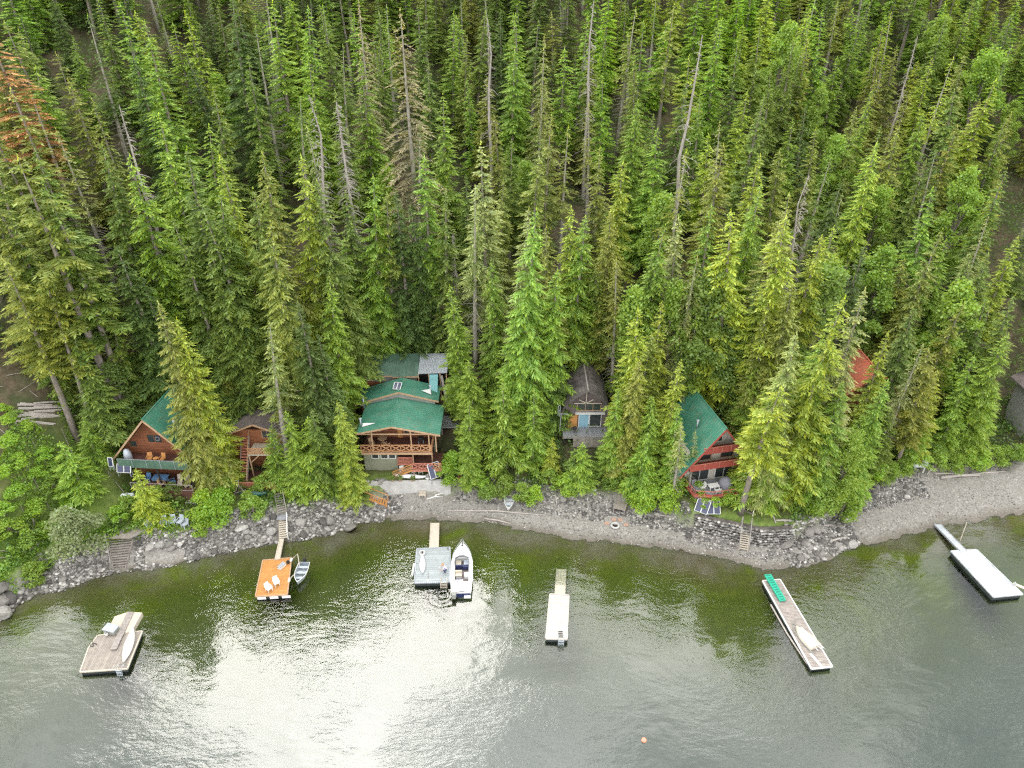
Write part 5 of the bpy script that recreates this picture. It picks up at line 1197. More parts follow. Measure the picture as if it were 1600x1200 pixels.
def quad_thing(name, pxs, zs, label, mat, cat, th=.1, side=None, group=None):
    W = [P(a, b, z) for (a, b), z in zip(pxs, zs)]; o = W[0]
    t = Th(name, tuple(o), 0, label, cat, group)
    L_ = [w - o for w in W]
    t.part('boards', mat, lambda m: m.add(L_ + [v - Vector((0, 0, th)) for v in L_], [(0, 1, 2, 3), (7, 6, 5, 4), (0, 4, 5, 1), (1, 5, 6, 2), (2, 6, 7, 3), (3, 7, 4, 0)]))
    t.bars('side_beam', side or mat, [(L_[0] + Vector((0, 0, -.06)), L_[3] + Vector((0, 0, -.06)))], .08, .2)
    t.bars('side_beam', side or mat, [(L_[1] + Vector((0, 0, -.06)), L_[2] + Vector((0, 0, -.06)))], .08, .2)
    return t
def ladder(loc, rz, label, h0=-.8, h1=.9, w=.5, mat='aluminium', out=.35):
    t = Th('swim_ladder', loc, rz, label, 'ladder')
    for x in (-w / 2, w / 2): t.part('side_rail', mat, lambda m: m.tube([(x, -.6, 0), (x, -.35, .35), (x, 0.05, h1 - .5), (x, out * .5, .1), (x, out, h0)], .035, 6))
    for k in range(5): z = h0 + .15 + k * .22; t.bars('rung', mat, [((-w / 2, out * (.95 - k * .03), z), (w / 2, out * (.95 - k * .03), z))], .05)
    return t
def paddle_board(loc, rz, L_, W_, label, mat='gelcoat', name='kayak', cat='kayak', th=.22, tip=0.0):
    t = Th(name, loc, rz, label, cat)
    n = 12
    def hull(m):
        rings = []
        for i in range(n + 1):
            q = i / n; y = (q - .5) * L_; w = W_ / 2 * math.sin(math.pi * min(.985, max(.015, q))) ** .75
            h = th * (.5 + .5 * math.sin(math.pi * q)); rise = .22 * (2 * q - 1) ** 4
            rings += [(-w, y, h * .55 + rise), (-w * .6, y, h + rise), (0, y, h * 1.15 + rise), (w * .6, y, h + rise), (w, y, h * .55 + rise), (w * .6, y, .04 + rise), (-w * .6, y, .04 + rise)]
        fs = [(i * 7 + k, (i + 1) * 7 + k, (i + 1) * 7 + (k + 1) % 7, i * 7 + (k + 1) % 7) for i in range(n) for k in range(7)] + [tuple(range(7)), tuple(n * 7 + k for k in range(6, -1, -1))]
        m.add(rings, fs)
    t.part('hull', mat, hull, smooth=True)
    t.part('keel_strip', 'tin', lambda m: m.tube([(0, (q - .5) * L_, (th * 1.15 * (.5 + .5 * math.sin(math.pi * q))) + .22 * (2 * q - 1) ** 4 + .005) for q in (.08, .3, .5, .7, .92)], .025, 5))
    return t
def open_boat(loc, rz, L_, W_, label, hull='aluminium', inner='chair_blue', name='rowing_boat', H=.55, motor=False, rot=(0, 0)):
    t = Th(name, loc, rz, label, 'boat'); n = 10
    t.o.rotation_euler = (rot[0], rot[1], rz)
    def wd(q): return W_ / 2 * (1 if q < .45 else (1 - ((q - .45) / .55) ** 2.1)) * (.9 + .1 * min(1, q / .3))
    def sh(m):
        r = []
        for i in range(n + 1):
            q = i / n; y = q * L_ - L_ / 2; w = max(.02, wd(q)); z = H + .22 * q ** 2
            for s_, zz, ww in ((1, 0, 1), (.93, -.0, .93)):
                r += [(-w * ww, y, z), (-w * .8 * ww, y, .12 + .25 * q ** 4), (0, y, (.0 if ww == 1 else .06) + .3 * q ** 4), (w * .8 * ww, y, .12 + .25 * q ** 4), (w * ww, y, z)]
        fs = []
        for i in range(n):
            a, b = i * 10, (i + 1) * 10
            for k in range(4): fs += [(a + k, b + k, b + k + 1, a + k + 1), (a + 5 + k + 1, b + 5 + k + 1, b + 5 + k, a + 5 + k)]
            fs += [(a, a + 5, b + 5, b), (a + 4, b + 4, b + 9, a + 9)]
        fs += [(0, 1, 2, 3, 4), (9, 8, 7, 6, 5)]
        m.add(r, fs)
    t.part('hull', hull, sh)
    t.part('transom', hull, lambda m: m.prism_y([(-wd(0) * .97, H + .02), (-wd(0) * .75, .1), (0, 0), (wd(0) * .75, .1), (wd(0) * .97, H + .02)][::-1], -L_ / 2 - .04, -L_ / 2 + .05))
    for q in (.18, .45, .7):
        w = wd(q) * .9; y = q * L_ - L_ / 2; t.box('bench', inner, -w, w, y - .14, y + .14, H - .2, H - .15)
    t.part('gunwale', 'white_paint', lambda m: [m.tube([(s_ * wd(i / n), i / n * L_ - L_ / 2, H + .22 * (i / n) ** 2 + .02) for i in range(n + 1)], .035, 5) for s_ in (-1, 1)])
    if motor:
        mo = t.box('outboard_motor', 'black_paint', -.14, .14, -L_ / 2 - .35, -L_ / 2 - .06, H - .1, H + .4); t.bars('motor_leg', 'black_paint', [((0, -L_ / 2 - .2, H - .1), (0, -L_ / 2 - .2, -.4))], .1, parent=mo)
    return t

# old weathered dock, far down the left of the bay
D1 = Dock('floating_dock', [(125, 1050), (199, 1045), (222.5, 986), (152.5, 993), (138.5, 1012)], .5, 'pale weathered wooden swim platform floating alone with a grey chest on it', 'weathered', 'dock_side', 'ramp_tan')
for pts_, mt, nm in (([(165, 991), (205.5, 987), (222, 957), (200, 956), (179, 963)], 'ramp_tan', 'raised_deck'), ([(172, 1015), (182, 1014), (209, 956), (199, 955.5)], 'grey_lumber', 'walkway_plank')):
    zt = .58 if nm == 'raised_deck' else .68
    pl = [D1.loc(P(a, b, zt)) for a, b in pts_]
    D1.t.part(nm, mt, lambda m: m.prism(pl, zt - .07 if nm == 'walkway_plank' else .05, zt))
def on(px, py, z): p = P(px, py, z); return (p.x, p.y, z)
paddle_board(on(202, 1010, .51), math.atan2(-(P(209, 985).x - P(195, 1034).x), P(209, 985).y - P(195, 1034).y), 4.2, .95, 'white upturned canoe on the weathered swim platform', name='canoe', cat='canoe', th=.4)
t = Th('storage_chest', on(175, 986, .58), -.25, 'grey sloped storage chest on the weathered swim platform', 'chest')
t.box('box', 'grey_wall', -.65, .65, -.4, .4, 0, .45); t.part('lid', 'tin', lambda m: m.prism_y([(-.7, .455), (.7, .455), (.7, .52), (-.7, .56)], -.46, .44))
ladder(on(188, 1046.5, .5), math.pi - .05, 'metal swim ladder on the front of the weathered swim platform')
t = Th('bucket', on(167, 992, .58), 0, 'small white bucket beside the grey chest', 'bucket'); t.part('body', 'white_paint', lambda m: m.lathe([(.01, 0), (.16, 0), (.2, .34), (.17, .34), (.14, .03), (.01, .03)], 12)); t.part('handle', 'black_paint', lambda m: m.tube([(-.19, 0, .33), (-.12, 0, .46), (.12, 0, .46), (.19, 0, .33)], .012, 5))
t = Th('rope_coil', on(146, 1008, .51), 0, 'dark mooring rope at the corner of the weathered swim platform', 'rope'); t.part('rope', 'black_paint', lambda m: m.tube([(.3 * math.cos(a), .2 * math.sin(a), .04) for a in np.linspace(0, 5, 10)] + [(-.4, .6, .04)], .03, 5))

D2 = Dock('floating_dock', [(399, 932), (449, 929), (455.7, 871.5), (410.6, 875.5)], .5, 'square dock with bright orange boards and two chairs on it', 'orange_deck', 'dock_side', 'trim_wood')
D2.t.part('bumper', 'gelcoat', lambda m: [m.box(.2 + k * 1.3, 1.1 + k * 1.3, -.12, -.07, .1, .42) for k in range(3)])
quad_thing('gangway', [(429.5, 874.5), (437, 873.5), (443, 842), (436.7, 842)], [.56, .56, .62, .62], 'narrow pale plank gangway to the orange dock', 'ramp_tan', 'gangway')
chair(on(432.8, 914, .5), .6, 'white plastic chair on the orange dock, beside the mooring arm', 'white_paint', name='plastic_chair')
chair(on(421, 923, .5), .9, 'white plastic chair on the orange dock, at its open corner', 'white_paint', name='plastic_chair')
t = Th('cooler', on(440.5, 886, .5), -.5, 'small white cooler lying on the orange dock', 'cooler'); t.box('body', 'white_paint', -.22, .22, -.45, .45, 0, .28); t.box('lid', 'tin', -.23, .23, -.47, .47, .283, .35)
t = Th('flower_pot', on(450.5, 880, .5), 0, 'small black pot near the corner of the orange dock', 'pot'); t.part('pot', 'black_paint', lambda m: m.lathe([(.01, 0), (.14, 0), (.2, .3), (.15, .3), (.01, .1)], 12))
for (pa, pb, pc, lb) in (((455, 875), (465, 865.5), (468, 884), 'bent pale mooring arm from the orange dock to the stern of the rowing boat'), ((452, 906), (456, 901), (461.5, 896), 'short pale mooring arm from the orange dock to the bow of the rowing boat')):
    a, b, c = P(pa[0], pa[1], .55), P(pb[0], pb[1], .9), P(pc[0], pc[1], .6)
    t = Th('mooring_pole', tuple(a), 0, lb, 'mooring pole'); t.part('pole', 'ramp_tan', lambda m: m.tube([(0, 0, 0), tuple(b - a), tuple(c - a)], .05, 6)); t.part('base', 'white_paint', lambda m: m.box(-.12, .12, -.25, .25, -.1, .06))
a, b = P(474.5, 887, .3), P(467, 908, .4)
open_boat(tuple((a + b) / 2 + Vector((0, 0, -.28))), math.atan2(-(b - a).x, (b - a).y), 3.1, 1.35, 'small blue-grey aluminium rowing boat moored at the orange dock', motor=True)

D3 = Dock('floating_dock', [(647.5, 911), (703, 909.5), (703.5, 855), (651, 857.5)], .55, 'square blue-grey dock beside the white motorboat', 'grey_dock', 'dock_side', 'tin')
quad_thing('gangway', [(671, 856), (685, 855.5), (686, 817), (673, 817)], [.6, .6, .35, .35], 'pale tan gangway from the beach to the blue-grey dock', 'ramp_tan', 'gangway')
paddle_board(on(660.3, 883, .56), .12, 2.9, .75, 'slim white kayak lying on the blue-grey dock')
t = Th('tub', on(660, 866, .56), 0, 'round white tub at the tip of the white kayak', 'tub'); t.part('body', 'white_paint', lambda m: m.lathe([(.01, 0), (.3, 0), (.34, .3), (.28, .3), (.25, .05), (.01, .05)], 14)); t.part('lid_knob', 'black_paint', lambda m: m.box(-.06, .06, -.1, .1, .05, .4))
t = Th('paddle', on(669, 901, .57), .08, 'thin paddle with pale blade lying on the blue-grey dock', 'paddle'); t.part('shaft', 'grey_lumber', lambda m: m.tube([(0, .7, .03), (0, -.4, .03)], .025, 6)); t.part('blade', 'white_paint', lambda m: m.box(-.1, .1, -.8, -.38, .01, .04))
ladder(on(693.5, 910, .55), math.pi, 'beige swim ladder with ripples round it on the blue-grey dock', mat='ramp_tan', w=.7)
t = Th('fender_board', on(645.8, 891, .2), 0, 'white bumper board hung on the outer side of the blue-grey dock', 'bumper'); t.part('board', 'white_paint', lambda m: m.box(-.1, .1, -.9, .9, 0, .2)); t.part('rope', 'black_paint', lambda m: (m.bar((.1, -.7, .18), (.4, -.7, .4), .03), m.bar((.1, .7, .18), (.4, .7, .4), .03)))
t = Th('cleat', on(700, 858, .56), .3, 'dark cleat at the corner of the blue-grey dock by the motorboat bow', 'cleat'); t.part('horn', 'black_paint', lambda m: (m.bar((0, -.2, .12), (0, .2, .12), .06), m.bar((0, -.06, 0), (0, -.06, .1), .05), m.bar((0, .06, 0), (0, .06, .1), .05)))

def motorboat():
    bow = P(722.5, 855, .8); st = P(721, 921, .5); d = bow - st; L_ = 7.3; W_ = 2.45
    c = (bow + st) / 2
    t = Th('motorboat', (c.x, c.y, 0), math.atan2(-d.x, d.y), 'large white open motorboat with bow rail beside the blue-grey dock', 'boat')
    n = 16
    def wd(q): return W_ / 2 * (.88 + .12 * min(1, q / .25)) * (1 if q < .5 else max(.03, 1 - ((q - .5) / .5) ** 2.3))
    def Y(q): return q * L_ - L_ / 2
    def zg(q): return .78 + .3 * q ** 2
    def hull(m):
        r = []
        for i in range(n + 1):
            q = i / n; w = wd(q); r += [(-w, Y(q), zg(q)), (-w * .97, Y(q), zg(q) - .25), (-w * .8, Y(q), .05), (0, Y(q), -.35 + .5 * q ** 3), (w * .8, Y(q), .05), (w * .97, Y(q), zg(q) - .25), (w, Y(q), zg(q))]
        m.add(r, [(i * 7 + k, (i + 1) * 7 + k, (i + 1) * 7 + k + 1, i * 7 + k + 1) for i in range(n) for k in range(6)] + [tuple(range(7))])
    t.part('hull', 'gelcoat', hull, smooth=False)
    t.part('hull_stripe', 'navy', lambda m: m.box(-wd(0) * .9, wd(0) * .9, Y(0) - .03, Y(0) - .004, -.05, .55))
    def deck(m):
        cq0, cq1 = .2, .62; cw = .78
        # foredeck, side decks, stern deck with the cockpit left open
        for i in range(n):
            q0, q1 = i / n, (i + 1) / n
            inside = q0 >= .18 and q1 <= .70
            for s_ in (-1, 1):
                if inside: m.add([(s_ * wd(q0), Y(q0), zg(q0)), (s_ * wd(q1), Y(q1), zg(q1)), (s_ * cw, Y(q1), zg(q1) + .05), (s_ * cw, Y(q0), zg(q0) + .05)], [(0, 1, 2, 3) if s_ < 0 else (3, 2, 1, 0)])
            if not inside:
                m.add([(-wd(q0), Y(q0), zg(q0)), (0, Y(q0), zg(q0) + .12), (wd(q0), Y(q0), zg(q0)), (wd(q1), Y(q1), zg(q1)), (0, Y(q1), zg(q1) + .12 * (q1 < .98)), (-wd(q1), Y(q1), zg(q1))], [(0, 1, 4, 5), (1, 2, 3, 4)])
    t.part('deck', 'gelcoat', deck)
    y0, y1 = Y(3 / 16), Y(11 / 16); cw = .78
    t.part('cockpit', 'gelcoat', lambda m: (m.box(-cw - .03, -cw, y0, y1, .3, .86), m.box(cw, cw + .03, y0, y1, .3, .86), m.box(-cw, cw, y1, y1 + .03, .3, .98), m.box(-cw, cw, y0 - .03, y0, .3, .86)))
    t.box('cockpit_floor', 'carpet', -cw, cw, y0, y1, .24, .3)
    t.boxes('dash', 'navy', [(-.75, .75, y1 - 1.35, y1 - 1.2, .3, .95), (.1, .75, y1 - 1.5, y1 - 1.352, .5, .9)])
    for (a, b, c_, d_, mt) in ((-.72, -.1, y1 - .95, y1 - .25, 'seat_beige'), (.2, .75, y1 - .95, y1 - .2, 'chair_blue')): t.box('bow_seat', mt, a, b, c_, d_, .3, .68)
    t.boxes('seat', 'seat_beige', [(-.72, .0, y0 + 1.0, y0 + 1.45, .3, .7), (-.72, .0, y0 + 1.45, y0 + 1.6, .3, 1.0)]); t.boxes('seat', 'gelcoat', [(.3, .75, y0 + .9, y0 + 1.5, .3, .75)])
    t.boxes('rear_bench', 'gelcoat', [(-.72, .15, y0 + .1, y0 + .45, .3, .72)]); t.boxes('seat_pad', 'cloth_grey', [(-.6, 0, y0 + .5, y0 + .62, .3, .9), (-.5, -.05, y0 + .15, y0 + .3, .722, .75)])
    t.part('windscreen', 'glass', lambda m: [m.add([(a[0], a[1], .95), (b[0], b[1], .95), (b[0] * .92, b[1] - .2, 1.35), (a[0] * .92, a[1] - .2, 1.35)], [(0, 1, 2, 3)]) for a, b in zip([(-.95, y1 - 1.3), (-.8, y1 - .6 + .3), (-.3, y1 + .02), (.3, y1 + .02), (.8, y1 - .3)], [(-.8, y1 - .3), (-.3, y1 + .02), (.3, y1 + .02), (.8, y1 - .3), (.95, y1 - 1.3)])])
    t.part('windscreen_frame', 'tin', lambda m: m.tube([(-.9, y1 - 1.5, 1.34), (-.74, y1 - .5, 1.36), (-.28, y1 - .18, 1.37), (.28, y1 - .18, 1.37), (.74, y1 - .5, 1.36), (.9, y1 - 1.5, 1.34)], .03, 5))
    def br(m):
        pts = [(s_ * (wd(q) - .08), Y(q), zg(q) + .42) for s_, q in [(-1, .66), (-1, .74), (-1, .82), (-1, .9), (-1, .96)]] + [(0, Y(1.02), zg(1) + .42)] + [(s_ * (wd(q) - .08), Y(q), zg(q) + .42) for s_, q in [(1, .96), (1, .9), (1, .82), (1, .74), (1, .66)]]
        m.tube(pts, .03, 6)
        for p in pts[::2]: m.tube([p, (p[0] * .98, p[1] - .05, p[2] - .42)], .022, 5)
    t.part('bow_rail', 'tin', br)
    t.part('anchor', 'black_paint', lambda m: (m.bar((0, Y(.9), zg(.9) + .16), (0, Y(.97), zg(.97) + .16), .09), m.bar((-.12, Y(.9), zg(.9) + .16), (.12, Y(.9), zg(.9) + .16), .07)))
    mo = t.part('outboard_motor', 'grey_wall', lambda m: m.prism([(-1.0, Y(0) - .45), (-.6, Y(0) - .5), (-.55, Y(0) - .02), (-1.0, Y(0) - .02)], .25, .85)); t.bars('motor_leg', 'black_paint', [((-.8, Y(0) - .3, .25), (-.8, Y(0) - .3, -.6))], .14, parent=mo)
    t.boxes('swim_step', 'gelcoat', [(.3, 1.0, Y(0) - .4, Y(0) - .04, .2, .28)])
motorboat()
# person crouching at the edge of the dock, reaching for the boat
def person():
    p = P(697.5, 893, .55)
    t = Th('person', (p.x, p.y, p.z), -1.35, 'person in a pale lilac shirt crouching at the dock edge beside the motorboat', 'person')
    me = bpy.data.meshes.new('body')
    J = [(0, .05, .42, .15), (0, -.06, .62, .14), (0, -.2, .86, .15), (0, -.27, 1.0, .075), (0, -.33, 1.10, .10), (0, -.36, 1.2, .10),   # spine bent forward, head
         (.18, -.2, .88, .07), (.27, -.42, .68, .05), (.22, -.66, .55, .038), (.2, -.75, .5, .03),                                # left arm
         (-.18, -.2, .88, .07), (-.27, -.45, .72, .05), (-.2, -.7, .62, .038), (-.18, -.78, .58, .03),
         (.12, .02, .38, .11), (.18, -.36, .46, .085), (.16, -.12, .09, .06), (.17, -.3, .05, .045),
         (-.12, .02, .38, .11), (-.2, -.3, .34, .085), (-.17, .06, .09, .06), (-.18, -.12, .05, .045)]
    E = [(0, 1), (1, 2), (2, 3), (3, 4), (4, 5), (2, 6), (6, 7), (7, 8), (8, 9), (2, 10), (10, 11), (11, 12), (12, 13), (0, 14), (14, 15), (15, 16), (16, 17), (0, 18), (18, 19), (19, 20), (20, 21)]
    base = len(J)
    for s_, hand in ((1, 9), (-1, 13)):
        hx, hy, hz, _ = J[hand]
        for k in range(5):
            o = (k - 2) * .022
            if k == 0: J += [(hx - s_ * .05, hy - .02, hz - .01, .012), (hx - s_ * .06, hy - .06, hz - .03, .01)]
            else: J += [(hx + o, hy - .05, hz - .01, .011), (hx + o * 1.1, hy - .09 - .008 * (2 - abs(k - 2.5)), hz - .04, .009)]
            E += [(hand, len(J) - 2), (len(J) - 2, len(J) - 1)]
    me.from_pydata([j[:3] for j in J], E, [])
    me.materials.append(M['shirt_lilac']); me.materials.append(M['skin']); me.materials.append(M['navy'])
    b = bpy.data.objects.new('body', me); col.objects.link(b); b.parent = t.o
    sk = b.modifiers.new('skin', 'SKIN'); sk.use_smooth_shade = True
    for i, j in enumerate(J): me.skin_vertices[0].data[i].radius = (j[3], j[3])
    me.skin_vertices[0].data[0].use_root = True
    b.modifiers.new('sub', 'SUBSURF').levels = 2
    dg = bpy.context.evaluated_depsgraph_get(); ev = bpy.data.meshes.new_from_object(b.evaluated_get(dg))
    b.modifiers.clear(); b.data = ev
    for m_ in ('shirt_lilac', 'skin', 'navy'):
        if m_ not in [x.name for x in ev.materials if x]: ev.materials.append(M[m_])
    for pl in ev.polygons:
        c = pl.center
        arm = abs(c.x) > .2 and c.y < -.4 and c.z > .44; head = c.z > 1.0 and c.y < -.2; legs = c.z < .5 and not arm
        pl.material_index = 1 if (arm or head) else (2 if legs else 0); pl.use_smooth = True
    t.part('hair', 'orange_wood', lambda m: m.lathe([(.105, -.03), (.125, .02), (.10, .09), (.02, .125)], 12, (0, -.35, 1.18)), smooth=True)
    f = t.part('face', 'skin', lambda m: (m.lathe([(.02, 0), (.02, .05)], 6, (0, -.46, 1.14)), m.box(-.02, .02, -.475, -.45, 1.12, 1.15)))
person()

D4 = Dock('floating_dock', [(852.7, 998), (886, 999), (889, 930), (859, 928)], .55, 'long pinkish white dock with a half sunken ramp', 'pale_dock', 'dock_side', 'pale_dock', fl=.5)
quad_thing('ramp', [(867, 929), (882.5, 929.5), (884.5, 889), (870, 889)], [.52, .52, -.95, -.95], 'pale ramp of the pinkish white dock, sunken and yellow at its shore end', 'yellow_ramp', 'ramp')
lt = ladder(on(876.5, 999, .55), math.pi, 'metal swim ladder on the end of the pinkish white dock', w=.55)
for k in range(4): lt.part('tread', 'dock_side', lambda m: m.box(-.22, .22, -1.0 + k * .22, -.9 + k * .22, .01, .05))

D5 = Dock('floating_dock', [(1268, 1045), (1300.5, 1041.5), (1219, 905.5), (1191.5, 907.5)], .5, 'long narrow grey plank dock carrying a green ramp and an upturned boat', 'weathered_y', 'dock_side', 'white_paint', fl=.3)
quad_thing('ramp', [(1219.5, 939), (1227.5, 937.5), (1204, 897), (1195, 897.5)], [.75, .75, .9, .9], 'bright teal green ramp lying on the long narrow dock', 'teal_ramp', 'ramp', side='teal_ramp').part('tread', 'teal_dark', lambda m: [m.bar((P(1219.5, 939, .75).lerp(P(1195, 897.5, .9), q) - P(1219.5, 939, .75) + Vector((.12, 0, .015))), (P(1227.5, 937.5, .75).lerp(P(1204, 897, .9), q) - P(1219.5, 939, .75) + Vector((-.12, 0, .015))), .16, .03) for q in np.linspace(.05, .95, 11)])
a, b = P(1272, 1011, .5), P(1246, 984, .5); dd = b - a
t = Th('upturned_boat', tuple((a + b) / 2), math.atan2(-dd.x, dd.y), 'cream fibreglass boat lying upside down on the long narrow dock', 'boat')
def uh(m):
    n = 10; r = []; L_ = dd.length + .5
    for i in range(n + 1):
        q = i / n; w = .72 * (1 if q < .4 else max(.04, 1 - ((q - .4) / .6) ** 2)); y = q * L_ - L_ / 2; h = .6 * (1 - .35 * q * q)
        r += [(-w, y, .08), (-w * .92, y, h * .55), (-w * .5, y, h * .9), (0, y, h), (w * .5, y, h * .9), (w * .92, y, h * .55), (w, y, .08)]
    m.add(r, [(i * 7 + k + 1, (i + 1) * 7 + k + 1, (i + 1) * 7 + k, i * 7 + k) for i in range(n) for k in range(6)] + [tuple(range(6, -1, -1))])
t.part('hull', 'seat_beige', uh)
t.part('rub_rail', 'grey_wall', lambda m: m.tube([(s_, y, .1) for s_, y in ((-.74, -1.9), (-.74, -.3), (-.5, 1.1), (0, 1.95), (.5, 1.1), (.74, -.3), (.74, -1.9))], .05, 6))
t.part('strake', 'white_paint', lambda m: [m.bar((x, -1.9, .585 - abs(x) * .16), (x * .6, 1.0, .53 - abs(x) * .16), .05) for x in (-.35, 0, .35)])
t = Th('plank', on(1276, 1033, .52), .35, 'short pale board at the outer end of the long narrow dock', 'plank'); t.part('board', 'white_paint', lambda m: m.box(-.12, .12, -.9, .9, 0, .05))
a, b = P(1208, 943, .3), P(1262, 1035, .3); t = Th('boom_log', (a.x, a.y, .1), 0, 'slim pale log floating along the side of the long narrow dock', 'log'); t.part('log', 'driftwood', lambda m: m.tube([(-.2, 0, 0), tuple((b - a) * .5 + Vector((-.25, 0, 0))), tuple(b - a)], .09, 7))

D6 = Dock('floating_dock', [(1552.5, 933), (1598, 928.5), (1526, 859), (1485.6, 861)], .6, 'large smooth white dock at the end of a pale blue gangway', 'white_dock', 'dock_side', 'white_dock', fl=.4)
quad_thing('gangway', [(1500, 861), (1510.6, 860.6), (1469.6, 819), (1459.4, 819)], [.65, .65, .35, .35], 'pale blue aluminium gangway from the beach to the white dock', 'white_dock', 'gangway', side='tin')
b = P(1500, 848, .2); a = PY(1510.6, 816, b.y); t = Th('marker_pole', tuple(b), 0, 'thin leaning pole standing by the pale blue gangway', 'pole'); t.part('pole', 'ramp_tan', lambda m: m.tube([(0, 0, -1), tuple(a - b)], .05, 6))
t = Th('boarding_step', on(1586, 913.5, .6), -.7, 'small pale boarding step sticking out from the white dock', 'step'); t.part('board', 'seat_beige', lambda m: m.box(-.2, .9, -.18, .18, .02, .1)); t.part('bracket', 'tin', lambda m: m.box(-.1, 0, -.2, .2, 0, .25))
p = P(1006, 1157, 0); t = Th('buoy', tuple(p), 0, 'round pale red mooring buoy alone on open water', 'buoy')
t.part('float', 'buoy_red', lambda m: m.lathe([(.02, -.17), (.18, -.1), (.24, .04), (.2, .18), (.05, .25), (.01, .26)], 16), smooth=True); t.part('ring', 'tin', lambda m: m.tube([(.06 * math.cos(a), 0, .3 + .06 * math.sin(a)) for a in np.linspace(0, 6.28, 9)], .015, 5))

for (pa, za, pb, zb, lb) in (((703, 862), .55, (711, 862), .85, 'dark mooring rope from the blue-grey dock to the motorboat bow'), ((703, 908), .55, (706, 915), .6, 'dark mooring rope from the blue-grey dock to the motorboat stern'),
                             ((399, 934), .4, (388, 950), -.3, 'thin dark anchor rope dropping from the corner of the orange dock'), ((1268, 1046), .4, (1256, 1062), -.3, 'thin dark anchor rope dropping from the outer end of the long narrow dock'), ((125, 1051), .4, (112, 1062), -.3, 'thin dark anchor rope dropping from the corner of the weathered platform')):
    a, b = P(pa[0], pa[1], za), P(pb[0], pb[1], zb); q = (a + b) / 2 - Vector((0, 0, .12)); t = Th('mooring_rope', tuple(a), 0, lb, 'rope'); t.part('rope', 'black_paint', lambda m: m.tube([(0, 0, 0), tuple(q - a), tuple(b - a)], .025, 5))
# ------------------------------------------------------------------ things on the shore
p = PY(655, 746, 69.9); paddle_board((-12.9, 70.0, 3.12), math.pi / 2 - .1, 4.3, .85, 'white upturned canoe on the lodge patio in front of the lower wall', name='canoe', cat='canoe', th=.4)
for (x, y, lb) in ((-13.9, 70.75, 'white plastic chair behind the canoe on the lodge patio, by the stair'), (-12.5, 70.8, 'white plastic chair behind the middle of the canoe on the lodge patio'), (-11.6, 70.8, 'white plastic chair behind the canoe on the lodge patio, under the deck')):
    chair((x, y, 3.1), .3, lb, 'white_paint', name='plastic_chair')
t = Th('round_tub', (-10.6, 69.9, 3.1), 0, 'round white tub at the end of the patio canoe', 'tub'); t.part('body', 'white_paint', lambda m: m.lathe([(.01, 0), (.33, 0), (.36, .3), (.3, .3), (.27, .05), (.01, .05)], 14)); t.part('rim', 'grey_wall', lambda m: m.lathe([(.36, .3), (.38, .33), (.34, .33)], 14))
for (x, lb) in ((-14.9, 'green plant in a pot on the concrete wall, by the path'), (-14.0, 'green plant in a pot on the concrete wall, in front of the canoe'), (-12.4, 'dark plant in a pot on the concrete wall below the solar panel')):
    t = Th('potted_plant', (x, 69.35, 3.1), 0, lb, 'potted plant'); t.part('pot', 'brick', lambda m: m.lathe([(.01, 0), (.16, 0), (.22, .3), (.01, .28)], 10))
    rg = np.random.RandomState(int(-x * 10)); V = []
    for i in range(160):
        d_ = rg.normal(0, 1, 3); d_ /= np.linalg.norm(d_); c_ = np.array([0, 0, .5]) + d_ * .25; u = rg.normal(0, .1, 3); w_ = rg.normal(0, .05, 3); V += [c_, c_ + u * .5 + w_, c_ + u, c_ + u * .5 - w_]
    o = link('foliage', np_mesh('foliage', V, quad_idx(V), 'leaves', attr=np.full(len(V), .5)), t.o); o.color = TINT['green'] + (1,)
t = Th('water_barrel', (-8.3, 70.6, 2.9), 0, 'green water barrel beside the twin solar panel', 'barrel'); t.part('body', 'canoe_green', lambda m: m.lathe([(.01, 0), (.4, 0), (.44, .5), (.4, 1.0), (.01, 1.05)], 14), smooth=True); t.part('band', 'black_paint', lambda m: m.lathe([(.445, .3), (.45, .32), (.445, .34)], 14))
p = PT(397, 777); paddle_board((p.x, p.y, p.z + .25), math.pi / 2 + .08, 3.3, .9, 'dark green upturned canoe in the bushes beside the grey stairs', 'canoe_green', name='canoe', cat='canoe', th=.5)
p = PT(796, 786); open_boat((p.x, p.y, p.z + .1), math.pi - .1, 2.9, 1.3, 'small white rowing boat pulled up on the rocks below the tallest tree', 'gelcoat', 'chair_blue', rot=(-.25, 0))
p = PT(1434, 734); t = Th('propane_tank', (p.x, p.y, p.z + .5), 0, 'white horizontal propane tank with red valve cover at the edge of the trees', 'propane tank')
t.part('tank', 'tank_white', lambda m: m.tube([(-1.0, 0, .45), (-.92, 0, .45), (-.75, 0, .45), (.75, 0, .45), (.92, 0, .45), (1.0, 0, .45)], [.1, .33, .46, .46, .33, .1], 16), smooth=True)
t.part('valve_cover', 'red_cap', lambda m: m.lathe([(.16, .9), (.16, 1.0), (.02, 1.06)], 10)); t.boxes('leg', 'concrete', [(-.7, -.5, -.3, .3, -.8, .05)]); t.boxes('leg', 'concrete', [(.5, .7, -.3, .3, -.8, .05)])
p = PT(202, 783); t = Th('propane_tank', (p.x, p.y, p.z + .3), .1, 'white propane tank in bushes below the log cabin', 'propane tank')
t.part('tank', 'tank_white', lambda m: m.tube([(-.8, 0, .45), (-.72, 0, .45), (-.6, 0, .45), (.6, 0, .45), (.72, 0, .45), (.8, 0, .45)], [.1, .28, .38, .38, .28, .1], 14), smooth=True); t.part('valve_cover', 'tin', lambda m: m.lathe([(.14, .8), (.14, .92), (.02, .96)], 10)); t.boxes('leg', 'concrete', [(-.5, -.35, -.25, .25, -.6, .1)]); t.boxes('leg', 'concrete', [(.35, .5, -.25, .25, -.6, .1)])
